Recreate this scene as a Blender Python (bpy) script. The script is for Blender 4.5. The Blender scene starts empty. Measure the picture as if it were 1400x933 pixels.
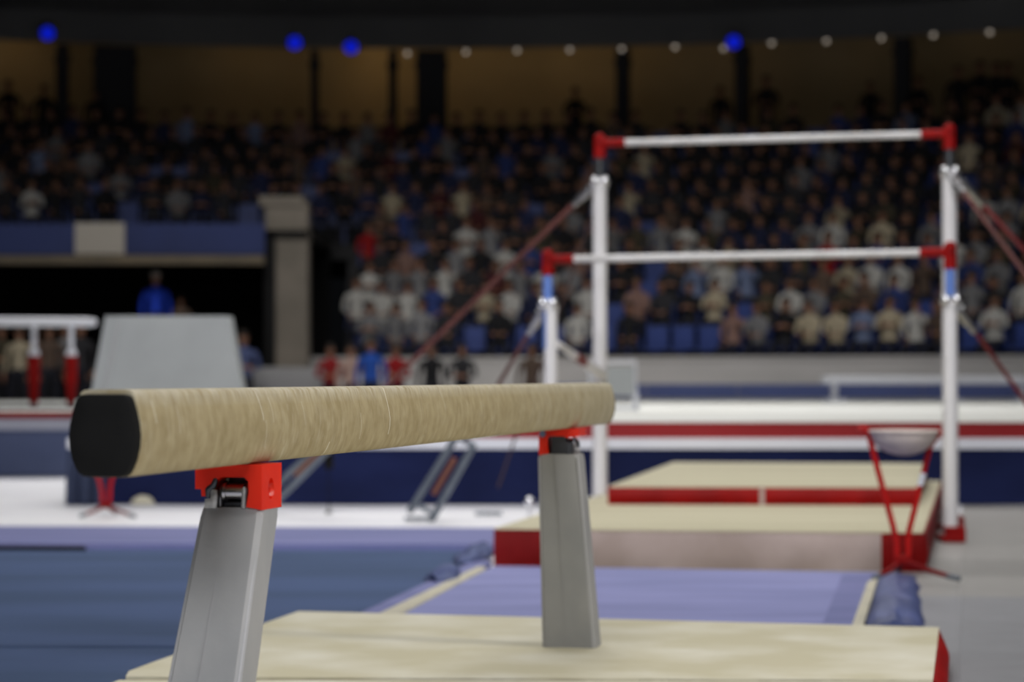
import bpy, bmesh, math, random
from mathutils import Vector, Matrix
from mathutils import noise as mnoise

random.seed(7)
PI = math.pi
SC = bpy.context.scene
COL = SC.collection
F = 3400.0                      # focal length in pixels of the 1400 px wide frame
CAMZ = 1.04
PITCH = math.atan(49.5 / F)

# ------------------------------------------------------------------ camera
cam_data = bpy.data.cameras.new('camera')
cam = bpy.data.objects.new('camera', cam_data)
COL.objects.link(cam)
cam.location = (0, 0, CAMZ)
cam.rotation_euler = (PI / 2 + PITCH, 0, 0)
cam_data.sensor_width = 36.0
cam_data.lens = F / 1400.0 * 36.0
cam_data.clip_end = 300
cam_data.dof.use_dof = True
cam_data.dof.focus_distance = 5.7
cam_data.dof.aperture_fstop = 3.1
cam_data.dof.aperture_blades = 0
SC.camera = cam

# ------------------------------------------------------------------ world, lights, exposure
world = bpy.data.worlds.new('world')
SC.world = world
world.use_nodes = True
world.node_tree.nodes['Background'].inputs[0].default_value = (0.55, 0.6, 0.7, 1)
world.node_tree.nodes['Background'].inputs[1].default_value = 0.004


def area(name, loc, target, sx, sy, power, color=(1, 1, 1), spread=PI):
    d = bpy.data.lights.new(name, 'AREA')
    d.shape = 'RECTANGLE'; d.size = sx; d.size_y = sy; d.energy = power; d.color = color; d.spread = spread
    o = bpy.data.objects.new(name, d); COL.objects.link(o)
    o.location = loc
    o.rotation_euler = (Vector(target) - Vector(loc)).to_track_quat('-Z', 'Y').to_euler()
    return o


area('arena_or_fill_light', (0.0, 7.5, 9.5), (0.0, 8.0, 0), 5, 9, 420, (1.0, 0.985, 0.96))
area('arena_or_fill_light', (-0.3, 18, 9.5), (-0.3, 18.0, 0), 10, 7, 384, (1.0, 0.985, 0.96))
area('arena_or_fill_light', (0, 33, 11), (0, 29, 0), 14, 8, 850, (1.0, 0.985, 0.96), math.radians(100))
area('arena_or_fill_light', (8.5, 3.5, 5.0), (0.5, 6.0, 0.8), 1.6, 1.6, 153, (1.0, 0.97, 0.95), math.radians(90))
area('arena_or_fill_light', (-1.5, -4.0, 4.5), (0.0, 6.0, 0.7), 3, 2, 90, (0.97, 0.98, 1.0), math.radians(80))  # added fill from behind the camera, lifts the leg and clamp fronts
area('arena_or_fill_light', (0.0, 5.0, 9.0), (1.0, 18.5, 1.0), 6, 3, 161, (1.0, 0.985, 0.98), math.radians(60))  # added front light, lifts the bar posts and podium trim
area('arena_or_fill_light', (-2, 37, 12.5), (-1, 48.8, 0.5), 20, 2, 200, (1.0, 0.97, 0.94), math.radians(66))

SC.view_settings.view_transform = 'Standard'
SC.view_settings.look = 'None'
SC.view_settings.exposure = 0.0
SC.view_settings.gamma = 1.0
SC.view_settings.use_curve_mapping = False

# ------------------------------------------------------------------ helpers


def ray(px, py):
    x = (px - 700) / F; y = (466.5 - py) / F
    c, s = math.cos(PITCH), math.sin(PITCH)
    return Vector((x, c - y * s, s + y * c))


def at(px, py, Y):
    r = ray(px, py); k = Y / r.y
    return Vector((r.x * k, Y, CAMZ + r.z * k))


def ground(px, py, z=0.0):
    r = ray(px, py); k = (z - CAMZ) / r.z
    return Vector((r.x * k, r.y * k, z))


def project(p):
    c, s = math.cos(PITCH), math.sin(PITCH)
    dy, dz = p[1], p[2] - CAMZ
    dep = dy * c + dz * s; up = -dy * s + dz * c
    return 700 + F * p[0] / dep, 466.5 - F * up / dep


def srgb(r, g, b):
    def f(c):
        c /= 255.0
        return c / 12.92 if c <= 0.04045 else ((c + 0.055) / 1.055) ** 2.4
    return (f(r), f(g), f(b), 1.0)


MATS = {}


def mat(name, col, col2=None, rough=0.6, metal=0.0, scale=(4, 4, 4), detail=4, bump=0.0, bscale=None, emit=None, spec=0.5,
        lo=0.35, hi=0.65, sheen=0.0):
    if name in MATS: return MATS[name]
    m = bpy.data.materials.new(name); m.use_nodes = True
    nt = m.node_tree; b = nt.nodes['Principled BSDF']
    b.inputs['Roughness'].default_value = rough
    b.inputs['Metallic'].default_value = metal
    b.inputs['Specular IOR Level'].default_value = spec
    b.inputs['Base Color'].default_value = col
    if sheen: b.inputs['Sheen Weight'].default_value = sheen
    tc = nt.nodes.new('ShaderNodeTexCoord')
    if col2 is not None:
        mp = nt.nodes.new('ShaderNodeMapping'); mp.inputs['Scale'].default_value = scale
        nz = nt.nodes.new('ShaderNodeTexNoise'); nz.inputs['Scale'].default_value = 1.0; nz.inputs['Detail'].default_value = detail
        cr = nt.nodes.new('ShaderNodeMapRange'); cr.inputs['From Min'].default_value = lo; cr.inputs['From Max'].default_value = hi
        mx = nt.nodes.new('ShaderNodeMix'); mx.data_type = 'RGBA'
        mx.inputs['A'].default_value = col; mx.inputs['B'].default_value = col2
        nt.links.new(tc.outputs['Object'], mp.inputs[0]); nt.links.new(mp.outputs[0], nz.inputs['Vector'])
        nt.links.new(nz.outputs['Fac'], cr.inputs['Value']); nt.links.new(cr.outputs[0], mx.inputs['Factor'])
        nt.links.new(mx.outputs['Result'], b.inputs['Base Color'])
    if bump:
        mp2 = nt.nodes.new('ShaderNodeMapping'); mp2.inputs['Scale'].default_value = bscale or scale
        n2 = nt.nodes.new('ShaderNodeTexNoise'); n2.inputs['Scale'].default_value = 1.0; n2.inputs['Detail'].default_value = 5
        bp = nt.nodes.new('ShaderNodeBump'); bp.inputs['Strength'].default_value = bump; bp.inputs['Distance'].default_value = 0.02
        nt.links.new(tc.outputs['Object'], mp2.inputs[0]); nt.links.new(mp2.outputs[0], n2.inputs['Vector'])
        nt.links.new(n2.outputs['Fac'], bp.inputs['Height']); nt.links.new(bp.outputs[0], b.inputs['Normal'])
    if emit:
        b.inputs['Emission Color'].default_value = emit[0]; b.inputs['Emission Strength'].default_value = emit[1]
    MATS[name] = m
    return m


def object_color_mat(name, rough=0.8, mul=1.0, jitter=0.0):
    m = bpy.data.materials.new(name); m.use_nodes = True; nt = m.node_tree; b = nt.nodes['Principled BSDF']
    b.inputs['Roughness'].default_value = rough
    oi = nt.nodes.new('ShaderNodeObjectInfo')
    tc = nt.nodes.new('ShaderNodeTexCoord'); nz = nt.nodes.new('ShaderNodeTexNoise'); nz.inputs['Scale'].default_value = 6
    mr = nt.nodes.new('ShaderNodeMapRange'); mr.inputs['To Min'].default_value = 0.85 * mul; mr.inputs['To Max'].default_value = 1.15 * mul
    mx = nt.nodes.new('ShaderNodeVectorMath'); mx.operation = 'SCALE'
    nt.links.new(tc.outputs['Object'], nz.inputs['Vector']); nt.links.new(nz.outputs['Fac'], mr.inputs['Value'])
    nt.links.new(oi.outputs['Color'], mx.inputs[0]); nt.links.new(mr.outputs[0], mx.inputs['Scale'])
    nt.links.new(mx.outputs[0], b.inputs['Base Color'])
    return m


def tag(o, label=None, cat=None, group=None, kind=None):
    if label: o['label'] = label
    if cat: o['category'] = cat
    if group: o['group'] = group
    if kind: o['kind'] = kind
    return o


def empty(name, loc, rz=0.0):
    o = bpy.data.objects.new(name, None); COL.objects.link(o)
    o.location = loc; o.rotation_euler = (0, 0, rz); o.empty_display_size = 0.1
    return o


def finish(name, bm, m, parent=None, smooth=True, angle=35, bevel=0.0, segs=2):
    me = bpy.data.meshes.new(name)
    if bevel:
        es = [e for e in bm.edges if len(e.link_faces) == 2 and e.calc_face_angle(0) > math.radians(30)]
        bmesh.ops.bevel(bm, geom=es, offset=bevel, segments=segs, affect='EDGES', profile=0.5, clamp_overlap=True)
    bmesh.ops.recalc_face_normals(bm, faces=bm.faces)
    if smooth:
        lim = math.radians(angle)
        for f in bm.faces: f.smooth = True
        for e in bm.edges:
            if len(e.link_faces) == 2 and e.calc_face_angle(0) > lim: e.smooth = False
    bm.to_mesh(me); bm.free()
    o = bpy.data.objects.new(name, me); COL.objects.link(o)
    for x in (m if isinstance(m, (list, tuple)) else [m]): me.materials.append(x)
    if parent is not None: o.parent = parent
    if bevel:
        for e in me.edges: e.use_edge_sharp = False
        w = o.modifiers.new('weighted', 'WEIGHTED_NORMAL'); w.weight = 80; w.keep_sharp = True
    return o


def bx(bm, c, s, rz=0.0):
    M = Matrix.Translation(c) @ Matrix.Rotation(rz, 4, 'Z') @ Matrix.Diagonal((s[0], s[1], s[2], 1))
    return bmesh.ops.create_cube(bm, size=1, matrix=M)['verts']


def tube(bm, p0, p1, r0, r1=None, n=12):
    p0, p1 = Vector(p0), Vector(p1); d = p1 - p0
    if r1 is None: r1 = r0
    q = d.to_track_quat('Z', 'Y').to_matrix().to_4x4()
    M = Matrix.Translation((p0 + p1) / 2) @ q
    bmesh.ops.create_cone(bm, cap_ends=True, cap_tris=False, segments=n, radius1=r0, radius2=r1, depth=d.length, matrix=M)


def path_tube(bm, pts, r, n=10):
    pts = [Vector(p) for p in pts]; rings = []
    for i, p in enumerate(pts):
        d = (pts[min(i + 1, len(pts) - 1)] - pts[max(i - 1, 0)]).normalized()
        up = Vector((0, 0, 1)) if abs(d.z) < 0.95 else Vector((0, 1, 0))
        a = d.cross(up).normalized(); b = d.cross(a)
        rr = r[i] if isinstance(r, (list, tuple)) else r
        rings.append([bm.verts.new(p + (a * math.cos(2 * PI * k / n) + b * math.sin(2 * PI * k / n)) * rr) for k in range(n)])
    loft(bm, rings)


def loft(bm, rings, caps=True, closed=True):
    for A, B in zip(rings, rings[1:]):
        n = len(A)
        for k in range(n if closed else n - 1):
            bm.faces.new((A[k], A[(k + 1) % n], B[(k + 1) % n], B[k]))
    if caps:
        bm.faces.new(rings[0]); bm.faces.new(rings[-1])


def sphere(bm, c, r, sx=1, sy=1, sz=1, u=14, v=9):
    M = Matrix.Translation(c) @ Matrix.Diagonal((sx, sy, sz, 1))
    bmesh.ops.create_uvsphere(bm, u_segments=u, v_segments=v, radius=r, matrix=M)


def prism(bm, pts, z0, z1):
    """pts: list of (x, y); z0/z1 may be numbers or lists"""
    n = len(pts)
    za = z0 if isinstance(z0, (list, tuple)) else [z0] * n
    zb = z1 if isinstance(z1, (list, tuple)) else [z1] * n
    A = [bm.verts.new((p[0], p[1], za[i])) for i, p in enumerate(pts)]
    B = [bm.verts.new((p[0], p[1], zb[i])) for i, p in enumerate(pts)]
    loft(bm, [A, B])


def copy_tree(o, parent=None):
    c = o.copy(); COL.objects.link(c)
    if parent is not None: c.parent = parent
    for ch in list(o.children): copy_tree(ch, c)
    return c


# ------------------------------------------------------------------ materials
grey_floor = mat('grey_floor_paint', srgb(246, 246, 250), srgb(232, 232, 240), 0.5, scale=(0.5, 1.6, 1), bump=0.05, bscale=(20, 20, 20))
panel_m = object_color_mat('floor_panel_paint', 0.45)
tan = mat('tan_suede', srgb(200, 193, 164), srgb(222, 218, 200), 0.78, scale=(2.6, 2.4, 1), detail=5, bump=0.08, bscale=(3, 6, 3), lo=0.4, hi=0.72)
tan2 = mat('tan_suede_far', srgb(198, 192, 165), srgb(182, 175, 147), 0.8, scale=(0.3, 3.2, 1), bump=0.1, bscale=(1, 3, 1))
red_v = mat('red_vinyl', srgb(138, 9, 8), srgb(118, 5, 5), 0.55, spec=0.12, scale=(5, 5, 5), bump=0.1)
red_dark = mat('red_vinyl_worn', srgb(120, 17, 20), srgb(104, 11, 13), 0.55, spec=0.12, scale=(5, 5, 5), bump=0.1)
cloth = mat('taupe_cloth', srgb(172, 156, 150), srgb(152, 136, 128), 0.85, scale=(2.5, 2, 3), bump=0.5, bscale=(2.2, 2, 3))
lilac = mat('lilac_mat', srgb(138, 141, 190), srgb(120, 125, 172), 0.7, spec=0.3, scale=(0.9, 3.5, 1), bump=0.25, bscale=(2, 6, 2))
lilac2 = mat('lilac_edge_mat', srgb(120, 123, 172), srgb(104, 109, 156), 0.7, spec=0.3, scale=(0.6, 3, 1), bump=0.2, bscale=(2, 6, 2))
slate = mat('slate_blue_carpet', srgb(72, 90, 128), srgb(62, 80, 112), 0.85, spec=0.2, scale=(0.5, 1.6, 1), bump=0.15, bscale=(60, 60, 60))
blue_v = mat('blue_vinyl', srgb(84, 96, 148), srgb(60, 72, 116), 0.5, scale=(3, 3, 3), bump=0.3, bscale=(4, 6, 4))
tape = mat('cream_tape', srgb(200, 194, 172), srgb(180, 175, 158), 0.7, scale=(6, 6, 6))
navy = mat('navy_cloth', srgb(25, 33, 72), srgb(17, 24, 58), 0.85, spec=0.15, scale=(1, 1, 2), bump=0.3, bscale=(1.2, 2, 1))
navy_light = mat('faded_navy_cloth', srgb(78, 88, 120), srgb(66, 76, 108), 0.8, scale=(1, 1, 2), bump=0.3, bscale=(1.2, 2, 1))
white_trim = mat('white_trim', srgb(222, 224, 232), srgb(205, 207, 218), 0.5, scale=(0.6, 1, 1))
white_mat_m = mat('white_mat', srgb(220, 221, 218), srgb(208, 208, 202), 0.6, scale=(0.5, 0.5, 1))
red_band = mat('red_band', srgb(146, 38, 42), srgb(128, 26, 30), 0.6, spec=0.2, scale=(0.4, 1, 1))
leg_grey = mat('grey_leg_cover', srgb(156, 156, 156), srgb(146, 147, 148), 0.55, spec=0.3, scale=(7, 7, 5), bump=0.06, bscale=(30, 30, 30))
leg_edge = mat('pale_leg_edge', srgb(172, 172, 175), rough=0.5)
seam_m = mat('seam_grey', srgb(142, 142, 144), rough=0.5)
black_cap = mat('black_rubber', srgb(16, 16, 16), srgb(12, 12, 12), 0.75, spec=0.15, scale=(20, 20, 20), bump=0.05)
red_leg = mat('red_leg_paint', srgb(178, 20, 18), srgb(160, 14, 12), 0.45, spec=0.2, scale=(9, 9, 9))
red_paint = mat('red_paint', srgb(224, 42, 12), srgb(212, 32, 8), 0.33, spec=0.35, scale=(9, 9, 9), bump=0.03)
steel = mat('brushed_steel', srgb(190, 190, 192), srgb(160, 160, 164), 0.3, 1.0, scale=(4, 4, 90))
dark_steel = mat('dark_steel', srgb(84, 86, 92), srgb(60, 62, 66), 0.4, 0.8, scale=(10, 10, 10))
pale_steel = mat('pale_cast_steel', srgb(186, 186, 184), srgb(150, 150, 150), 0.4, 0.35, scale=(60, 60, 60))
bolt_blue = mat('blue_grey_bolt', srgb(120, 132, 165), rough=0.3, metal=0.6)
white_post = mat('white_post_paint', srgb(215, 214, 217), srgb(200, 198, 200), 0.35, scale=(2, 2, 1))
bar_m = mat('bar_fibreglass', srgb(205, 204, 205), srgb(182, 180, 180), 0.45, scale=(5, 1, 1))
blue_tube = mat('blue_tube', srgb(92, 122, 190), rough=0.35)
dark_tube = mat('dark_tube', srgb(58, 60, 64), rough=0.35, metal=0.3)
chrome = mat('chrome', srgb(225, 226, 230), rough=0.12, metal=1.0)
cable_m = mat('maroon_cable_sleeve', srgb(96, 50, 46), srgb(78, 38, 35), 0.7, scale=(3, 3, 3))
cable_red = mat('red_cable_sleeve', srgb(116, 36, 38), srgb(92, 28, 30), 0.6, scale=(3, 3, 3))
alu = mat('dull_aluminium', srgb(112, 120, 130), srgb(92, 100, 110), 0.5, 0.3, scale=(3, 3, 3))
strap_brown = mat('brown_strap', srgb(120, 70, 45), rough=0.7)
bowl_m = mat('chalk_grey_bowl', srgb(206, 194, 186), srgb(190, 178, 172), 0.95, spec=0.05, scale=(8, 8, 8))
pad_grey = mat('pale_grey_pad', srgb(160, 164, 166), srgb(150, 154, 156), 0.55, scale=(1.5, 1.5, 1.5))
wall_grey = mat('arena_barrier_grey', srgb(212, 209, 206), srgb(198, 196, 193), 0.7, scale=(0.5, 0.5, 2))
board_blue = mat('blue_board', srgb(104, 120, 184), srgb(90, 104, 160), 0.5, scale=(0.3, 1, 1))
conc_dark = mat('terrace_concrete', srgb(64, 64, 66), srgb(48, 48, 50), 0.9, scale=(1, 1, 1))
roof_m = mat('roof_paint', srgb(128, 128, 130), srgb(112, 112, 115), 0.9, scale=(0.3, 0.3, 0.3))
dark_wall = mat('dark_paint', srgb(62, 62, 66), srgb(50, 50, 54), 0.9, scale=(0.3, 0.3, 0.3))
black_m = mat('tunnel_black', srgb(14, 14, 15), rough=0.95)
warm_wall = mat('concourse_wall', srgb(186, 168, 134), srgb(166, 150, 118), 0.85, scale=(0.4, 0.4, 0.4))
pillar_m = mat('warm_concrete', srgb(138, 130, 119), srgb(116, 110, 100), 0.85, scale=(1, 1, 1))
banner_m = mat('blue_banner', srgb(42, 56, 108), srgb(33, 45, 88), 0.7, scale=(0.4, 0.4, 0.4))
panel_grey = mat('pale_panel', srgb(176, 170, 160), rough=0.7)
beige_beam = mat('beige_lintel', srgb(120, 108, 88), srgb(100, 92, 78), 0.8, scale=(1, 1, 1))
seat_blue = mat('blue_seat_plastic', srgb(60, 80, 150), srgb(50, 68, 130), 0.4, scale=(2, 2, 2))


def beam_material():
    m = bpy.data.materials.new('beam_suede'); m.use_nodes = True; nt = m.node_tree; N = nt.nodes; L = nt.links
    b = N['Principled BSDF']; b.inputs['Roughness'].default_value = 0.72
    tc = N.new('ShaderNodeTexCoord'); sp = N.new('ShaderNodeSeparateXYZ'); L.new(tc.outputs['Object'], sp.inputs[0])

    def noise(scale, detail=4, distort=0.0):
        mp = N.new('ShaderNodeMapping'); mp.inputs['Scale'].default_value = scale
        nz = N.new('ShaderNodeTexNoise'); nz.inputs['Scale'].default_value = 1; nz.inputs['Detail'].default_value = detail
        nz.inputs['Distortion'].default_value = distort
        L.new(tc.outputs['Object'], mp.inputs[0]); L.new(mp.outputs[0], nz.inputs['Vector']); return nz.outputs['Fac']

    def rng(v, a, bb, c=0.0, d=1.0):
        r = N.new('ShaderNodeMapRange'); r.inputs['From Min'].default_value = a; r.inputs['From Max'].default_value = bb
        r.inputs['To Min'].default_value = c; r.inputs['To Max'].default_value = d; L.new(v, r.inputs['Value']); return r.outputs[0]

    def mth(op, a, c=None):
        n = N.new('ShaderNodeMath'); n.operation = op
        for i, v in enumerate((a, c)):
            if v is None: continue
            if isinstance(v, (int, float)): n.inputs[i].default_value = v
            else: L.new(v, n.inputs[i])
        return n.outputs[0]

    def mix(f, a, c):
        n = N.new('ShaderNodeMix'); n.data_type = 'RGBA'
        if isinstance(f, (int, float)): n.inputs['Factor'].default_value = f
        else: L.new(f, n.inputs['Factor'])
        for k, v in (('A', a), ('B', c)):
            if isinstance(v, tuple): n.inputs[k].default_value = v
            else: L.new(v, n.inputs[k])
        return n.outputs['Result']
    base = mix(rng(noise((22, 26, 26), 7), 0.35, 0.65), srgb(142, 127, 90), srgb(160, 146, 110))
    # chalk streaks running round the beam: fine along its length, long across it
    fine = rng(noise((11, 85, 20), 7, 1.2), 0.52, 0.82)
    patch = rng(noise((3, 4.0, 5), 4), 0.38, 0.66)
    col = mix(mth('MULTIPLY', mth('MULTIPLY', fine, patch), 0.62), base, srgb(206, 200, 180))
    fine2 = rng(noise((10, 60, 12), 5, 0.6), 0.55, 0.75)
    col = mix(mth('MULTIPLY', fine2, 0.3), col, srgb(190, 180, 150))
    # paler towards the top edge
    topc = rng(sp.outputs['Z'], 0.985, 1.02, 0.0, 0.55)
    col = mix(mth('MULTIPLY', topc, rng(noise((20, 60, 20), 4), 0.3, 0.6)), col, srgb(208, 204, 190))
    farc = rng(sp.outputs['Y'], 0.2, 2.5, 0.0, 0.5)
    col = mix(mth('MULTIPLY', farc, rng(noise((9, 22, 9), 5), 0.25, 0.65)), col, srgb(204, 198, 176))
    # scattered scuff lines
    for (y0, z0, z1, slope, w, a) in ((-1.785, .955, 1.02, 0.9, .0018, .9), (-0.795, .905, 1.015, 0.28, .0026, .95), (-2.40, .96, 1.0, 0.5, .003, .5),
                                      (-1.765, .90, .955, 0.35, .0014, .55), (-1.30, .872, .90, -0.7, .004, .55), (-2.28, .94, .99, 0.4, .002, .5),
                                      (-1.50, .94, .99, 0.5, .0015, .5), (-1.05, .90, .96, 0.3, .002, .4), (-1.72, .95, 1.0, .5, .0014, .6)):
        zz = mth('SUBTRACT', sp.outputs['Z'], z0)
        wob = mth('MULTIPLY', mth('SINE', mth('MULTIPLY', zz, 60)), 0.002)
        cy = mth('ADD', mth('MULTIPLY', zz, -slope * 0.3), wob)
        dy = mth('ABSOLUTE', mth('SUBTRACT', mth('SUBTRACT', sp.outputs['Y'], y0), cy))
        line = rng(dy, w * 0.4, w, 1.0, 0.0)
        ok = mth('MULTIPLY', mth('GREATER_THAN', sp.outputs['Z'], z0), mth('LESS_THAN', sp.outputs['Z'], z1))
        ok = mth('MULTIPLY', ok, mth('GREATER_THAN', sp.outputs['X'], 0.0))
        col = mix(mth('MULTIPLY', mth('MULTIPLY', line, ok), a), col, srgb(226, 222, 208))
    L.new(col, b.inputs['Base Color'])
    bp = N.new('ShaderNodeBump'); bp.inputs['Strength'].default_value = 0.15; bp.inputs['Distance'].default_value = 0.004
    L.new(noise((40, 160, 40), 5), bp.inputs['Height']); L.new(bp.outputs[0], b.inputs['Normal'])
    return m


beam_suede = beam_material()

# ================================================================== SETTING
# floor: one slab, with paintwork panels laid on it right of the mats
bm = bmesh.new(); bx(bm, (0, 28, -0.06), (90, 100, 0.1))
floor = tag(finish('floor', bm, grey_floor), kind='structure')
bm = bmesh.new(); bx(bm, (0, 0, 0.0), (1.2185, 1.2185, 0.02))
pan0 = finish('floor_panel', bm, panel_m, floor, smooth=False)
pan0['kind'] = 'structure'
first = True
u = Vector((math.sin(math.radians(10.3)), math.cos(math.radians(10.3)))); v = Vector((u.y, -u.x))
for i in range(-2, 7):
    for j in range(-4, 10):
        p = Vector((2.4, 9.9)) + v * (i * 1.22) + u * (j * 1.22)
        if p.y < 4 or p.y > 19.7: continue
        if i < 0 and j < 0 and False: continue
        o = pan0 if first else pan0.copy()
        if not first: COL.objects.link(o); o.parent = floor
        first = False
        o.location = (p.x, p.y, -0.01)
        o.rotation_euler = (0, 0, -math.radians(10.3))
        g = random.uniform(0.88, 1.04) * (0.84 if j in (-1, 3) else 1.0)
        c = srgb(150, 148, 145) if j > 1 else srgb(136, 137, 142)
        o.color = (c[0] * g, c[1] * g, c[2] * g, 1)

# bowl of seating: rings round RC
RC = Vector((-2.5, 29.0))
R0, PITCHR, Z0, RISE, NROW = 20.6, 0.82, 1.15, 0.465, 11


def ringpt(R, a, z):         # a = angle from straight ahead, clockwise positive
    return Vector((RC.x + R * math.sin(a), RC.y + R * math.cos(a), z))


def ring_strip(bm, prof, a0, a1, n=48):
    rings = []
    for k in range(n + 1):
        a = a0 + (a1 - a0) * k / n
        rings.append([bm.verts.new(ringpt(R, a, z)) for R, z in prof])
    loft(bm, rings)


A0, A1 = -math.radians(40), math.radians(52)
A_T = -math.radians(2.4)      # right flank of the tunnel block
prof = [(R0 - 0.4, 0.9)]
for i in range(NROW):
    z = Z0 + i * RISE; r = R0 - 0.4 + i * PITCHR
    prof += [(r, z), (r + PITCHR, z)]
prof += [(R0 - 0.4 + NROW * PITCHR, Z0 + NROW * RISE), (35.5, Z0 + NROW * RISE), (35.5, 0.9)]
bm = bmesh.new(); ring_strip(bm, prof, A_T, A1)
prof2 = [(R0 - 0.4 + 6 * PITCHR, 3.6)] + [p for p in prof[1 + 12:]][:-1] + [(35.5, 3.6)]
ring_strip(bm, prof2, A0, A_T)
finish('stand_terrace', bm, conc_dark, smooth=False)['kind'] = 'structure'
# barrier wall round the arena floor
bm = bmesh.new(); ring_strip(bm, [(19.9, 0), (19.9, 1.38), (19.86, 1.38), (19.86, 1.44), (20.2, 1.44), (20.2, 0)], math.radians(-5), A1)
finish('wall_barrier', bm, wall_grey)['kind'] = 'structure'
bm = bmesh.new(); bx(bm, ((at(118, 500, 46).x + at(445, 500, 46).x) / 2, 47.05, 0.6), (4.5, 0.16, 1.26))
finish('wall_barrier', bm, mat('low_barrier_grey', srgb(165, 165, 166), srgb(150, 150, 152), 0.7, scale=(0.5, 0.5, 2)), bevel=0.02)['kind'] = 'structure'
# concourse back wall, fascia, ceiling
zc = Z0 + NROW * RISE
bm = bmesh.new(); ring_strip(bm, [(34.6, zc), (34.6, 11), (35.2, 11), (35.2, zc)], A0, A1)
finish('wall_back', bm, warm_wall)['kind'] = 'structure'
bm = bmesh.new(); ring_strip(bm, [(31.2, 9.02), (31.0, 9.75), (30.5, 9.85), (29.0, 10.6), (20.0, 13.5), (20.0, 14.0), (36, 14.0), (36, 10.4), (31.4, 9.75)], A0, A1)
finish('ceiling', bm, roof_m)['kind'] = 'structure'
bm = bmesh.new(); bx(bm, (0, 22, 14.2), (80, 70, 0.3))
finish('ceiling', bm, roof_m)['kind'] = 'structure'
for px, w in ((157, 1.0), (590, 0.72), (85, 0.28), (430, 0.2), (537, 0.2), (852, 0.3), (1015, 0.3), (1235, 0.36)):
    # column stands on the concourse floor near its front
    best = min((abs(project(ringpt(31.3, a, 8))[0] - px), a) for a in [A0 + k * (A1 - A0) / 4000 for k in range(4001)])[1]
    p = ringpt(31.3, best, zc)
    bm = bmesh.new(); bx(bm, (0, 0, 1.35), (w, 0.4, 2.7)); bx(bm, (0, 0, 0.1), (w + 0.08, 0.48, 0.2)); bx(bm, (0, 0, 2.35), (w + 0.08, 0.48, 0.12))
    o = finish('column', bm, dark_wall, smooth=False); o.location = p; o.rotation_euler = (0, 0, -best); o['kind'] = 'structure'

# ------------------------------------------------------------------ tunnel block under the stand (left)
TY = 47.4
xL, xR = -13.5, at(362, 400, TY).x
root = empty('entrance_tunnel', ((xL + xR) / 2, TY, 0))
root['kind'] = 'structure'
cx = (xL + xR) / 2
bm = bmesh.new()
bx(bm, (0, 6.0, 2.2), (xR - xL + 1.6, 0.2, 4.0))           # back
bx(bm, (0, 3.1, 3.80), (xR - xL + 1.6, 5.9, 0.12))         # roof slab
bx(bm, (xR - cx + 0.08, 3.1, 2.0), (0.2, 5.9, 3.7)); bx(bm, (xL - cx - 0.1, 3.1, 2.0), (0.2, 5.9, 3.7))
bx(bm, (0, 3.2, 0.65), (xR - xL, 5.6, 1.3))
finish('tunnel_shell', bm, black_m, root, smooth=False)
bm = bmesh.new(); z0, z1 = at(0, 349, TY).z, at(0, 306, TY).z
bx(bm, (0, 0.05, (z0 + z1) / 2), (xR - xL, 0.1, z1 - z0)); finish('banner', bm, banner_m, root, bevel=0.02)
pc = at(137, 328, TY)
bm = bmesh.new(); bx(bm, (pc.x - cx, -0.03, pc.z + .02), (0.95, 0.06, 0.6)); finish('pale_panel', bm, panel_grey, root, bevel=0.01)
bm = bmesh.new(); bx(bm, (0, -0.02, at(0, 356, TY).z), (xR - xL, 0.3, 0.17)); finish('lintel', bm, beige_beam, root, bevel=0.02)
pm = at(394, 390, 48.0)
bm = bmesh.new(); bx(bm, (0, 0, 2.2), (0.82, 0.7, 4.4), 0); bx(bm, (-0.1, -0.02, 4.42), (0.86, 0.74, 0.2))
bx(bm, (0, 0, 0.3), (0.92, 0.8, 0.6))
o = finish('pillar', bm, pillar_m, bevel=0.02); o.location = (pm.x, 48.0, 0); o['kind'] = 'structure'

# ================================================================== LIGHT FITTINGS
blue_glow = mat('blue_lens', srgb(0, 20, 160), emit=((0.004, 0.02, 1.0, 1), 0.42))
pale_glow = mat('pale_lens', srgb(200, 190, 170), emit=((1.0, 0.86, 0.72, 1), 0.36))
warm_glow = mat('warm_lens', srgb(255, 220, 150), emit=((1.0, 0.72, 0.35, 1), 0.8))


def fitting(name, loc, r, glow, label, cat, group=None, depth=0.25, lamp=None):
    t = empty(name, loc); tag(t, label, cat, group)
    bm = bmesh.new(); tube(bm, (0, depth, 0.05), (0, 0.0, 0), r * 0.8, r * 1.08, 16); bx(bm, (0, depth * 0.6, r * 1.2), (0.04, 0.04, r * 1.4))
    finish('housing', bm, dark_wall, t)
    bm = bmesh.new(); tube(bm, (0, 0.01, 0), (0, -0.03, 0), r, r * 0.9, 16); finish('lens', bm, glow, t)
    return t


for px, py, lb in ((65, 45, 'blue spotlight glowing at far left under the roof edge'), (403, 58, 'blue spotlight above the dim bay left of the bright bays'),
                   (480, 64, 'blue spotlight in front of the brightest lit bay'), (1003, 57, 'blue spotlight on the right beside a pale downlight')):
    p = at(px, py, 58.2)
    fitting('spotlight', p, 0.17, blue_glow, lb, 'spotlight')
pales = [(557, 73), (637, 71), (707, 69), (779, 68), (850, 67), (923, 64), (989, 66), (1055, 59), (1130, 56), (1205, 52), (1276, 48), (1353, 44)]
names = ['first', 'second', 'third', 'fourth', 'fifth', 'sixth', 'seventh', 'eighth', 'ninth', 'tenth', 'eleventh', 'twelfth']
for k, (px, py) in enumerate(pales):
    p = at(px, py, 59.2 - (max(0, px - 700) / 700) ** 2 * 3)
    fitting('downlight', p, 0.055, pale_glow, 'small pale round downlight, %s from the left in the roof edge row' % names[k], 'downlight', 'pale downlights along the roof edge', 0.12)
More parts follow.
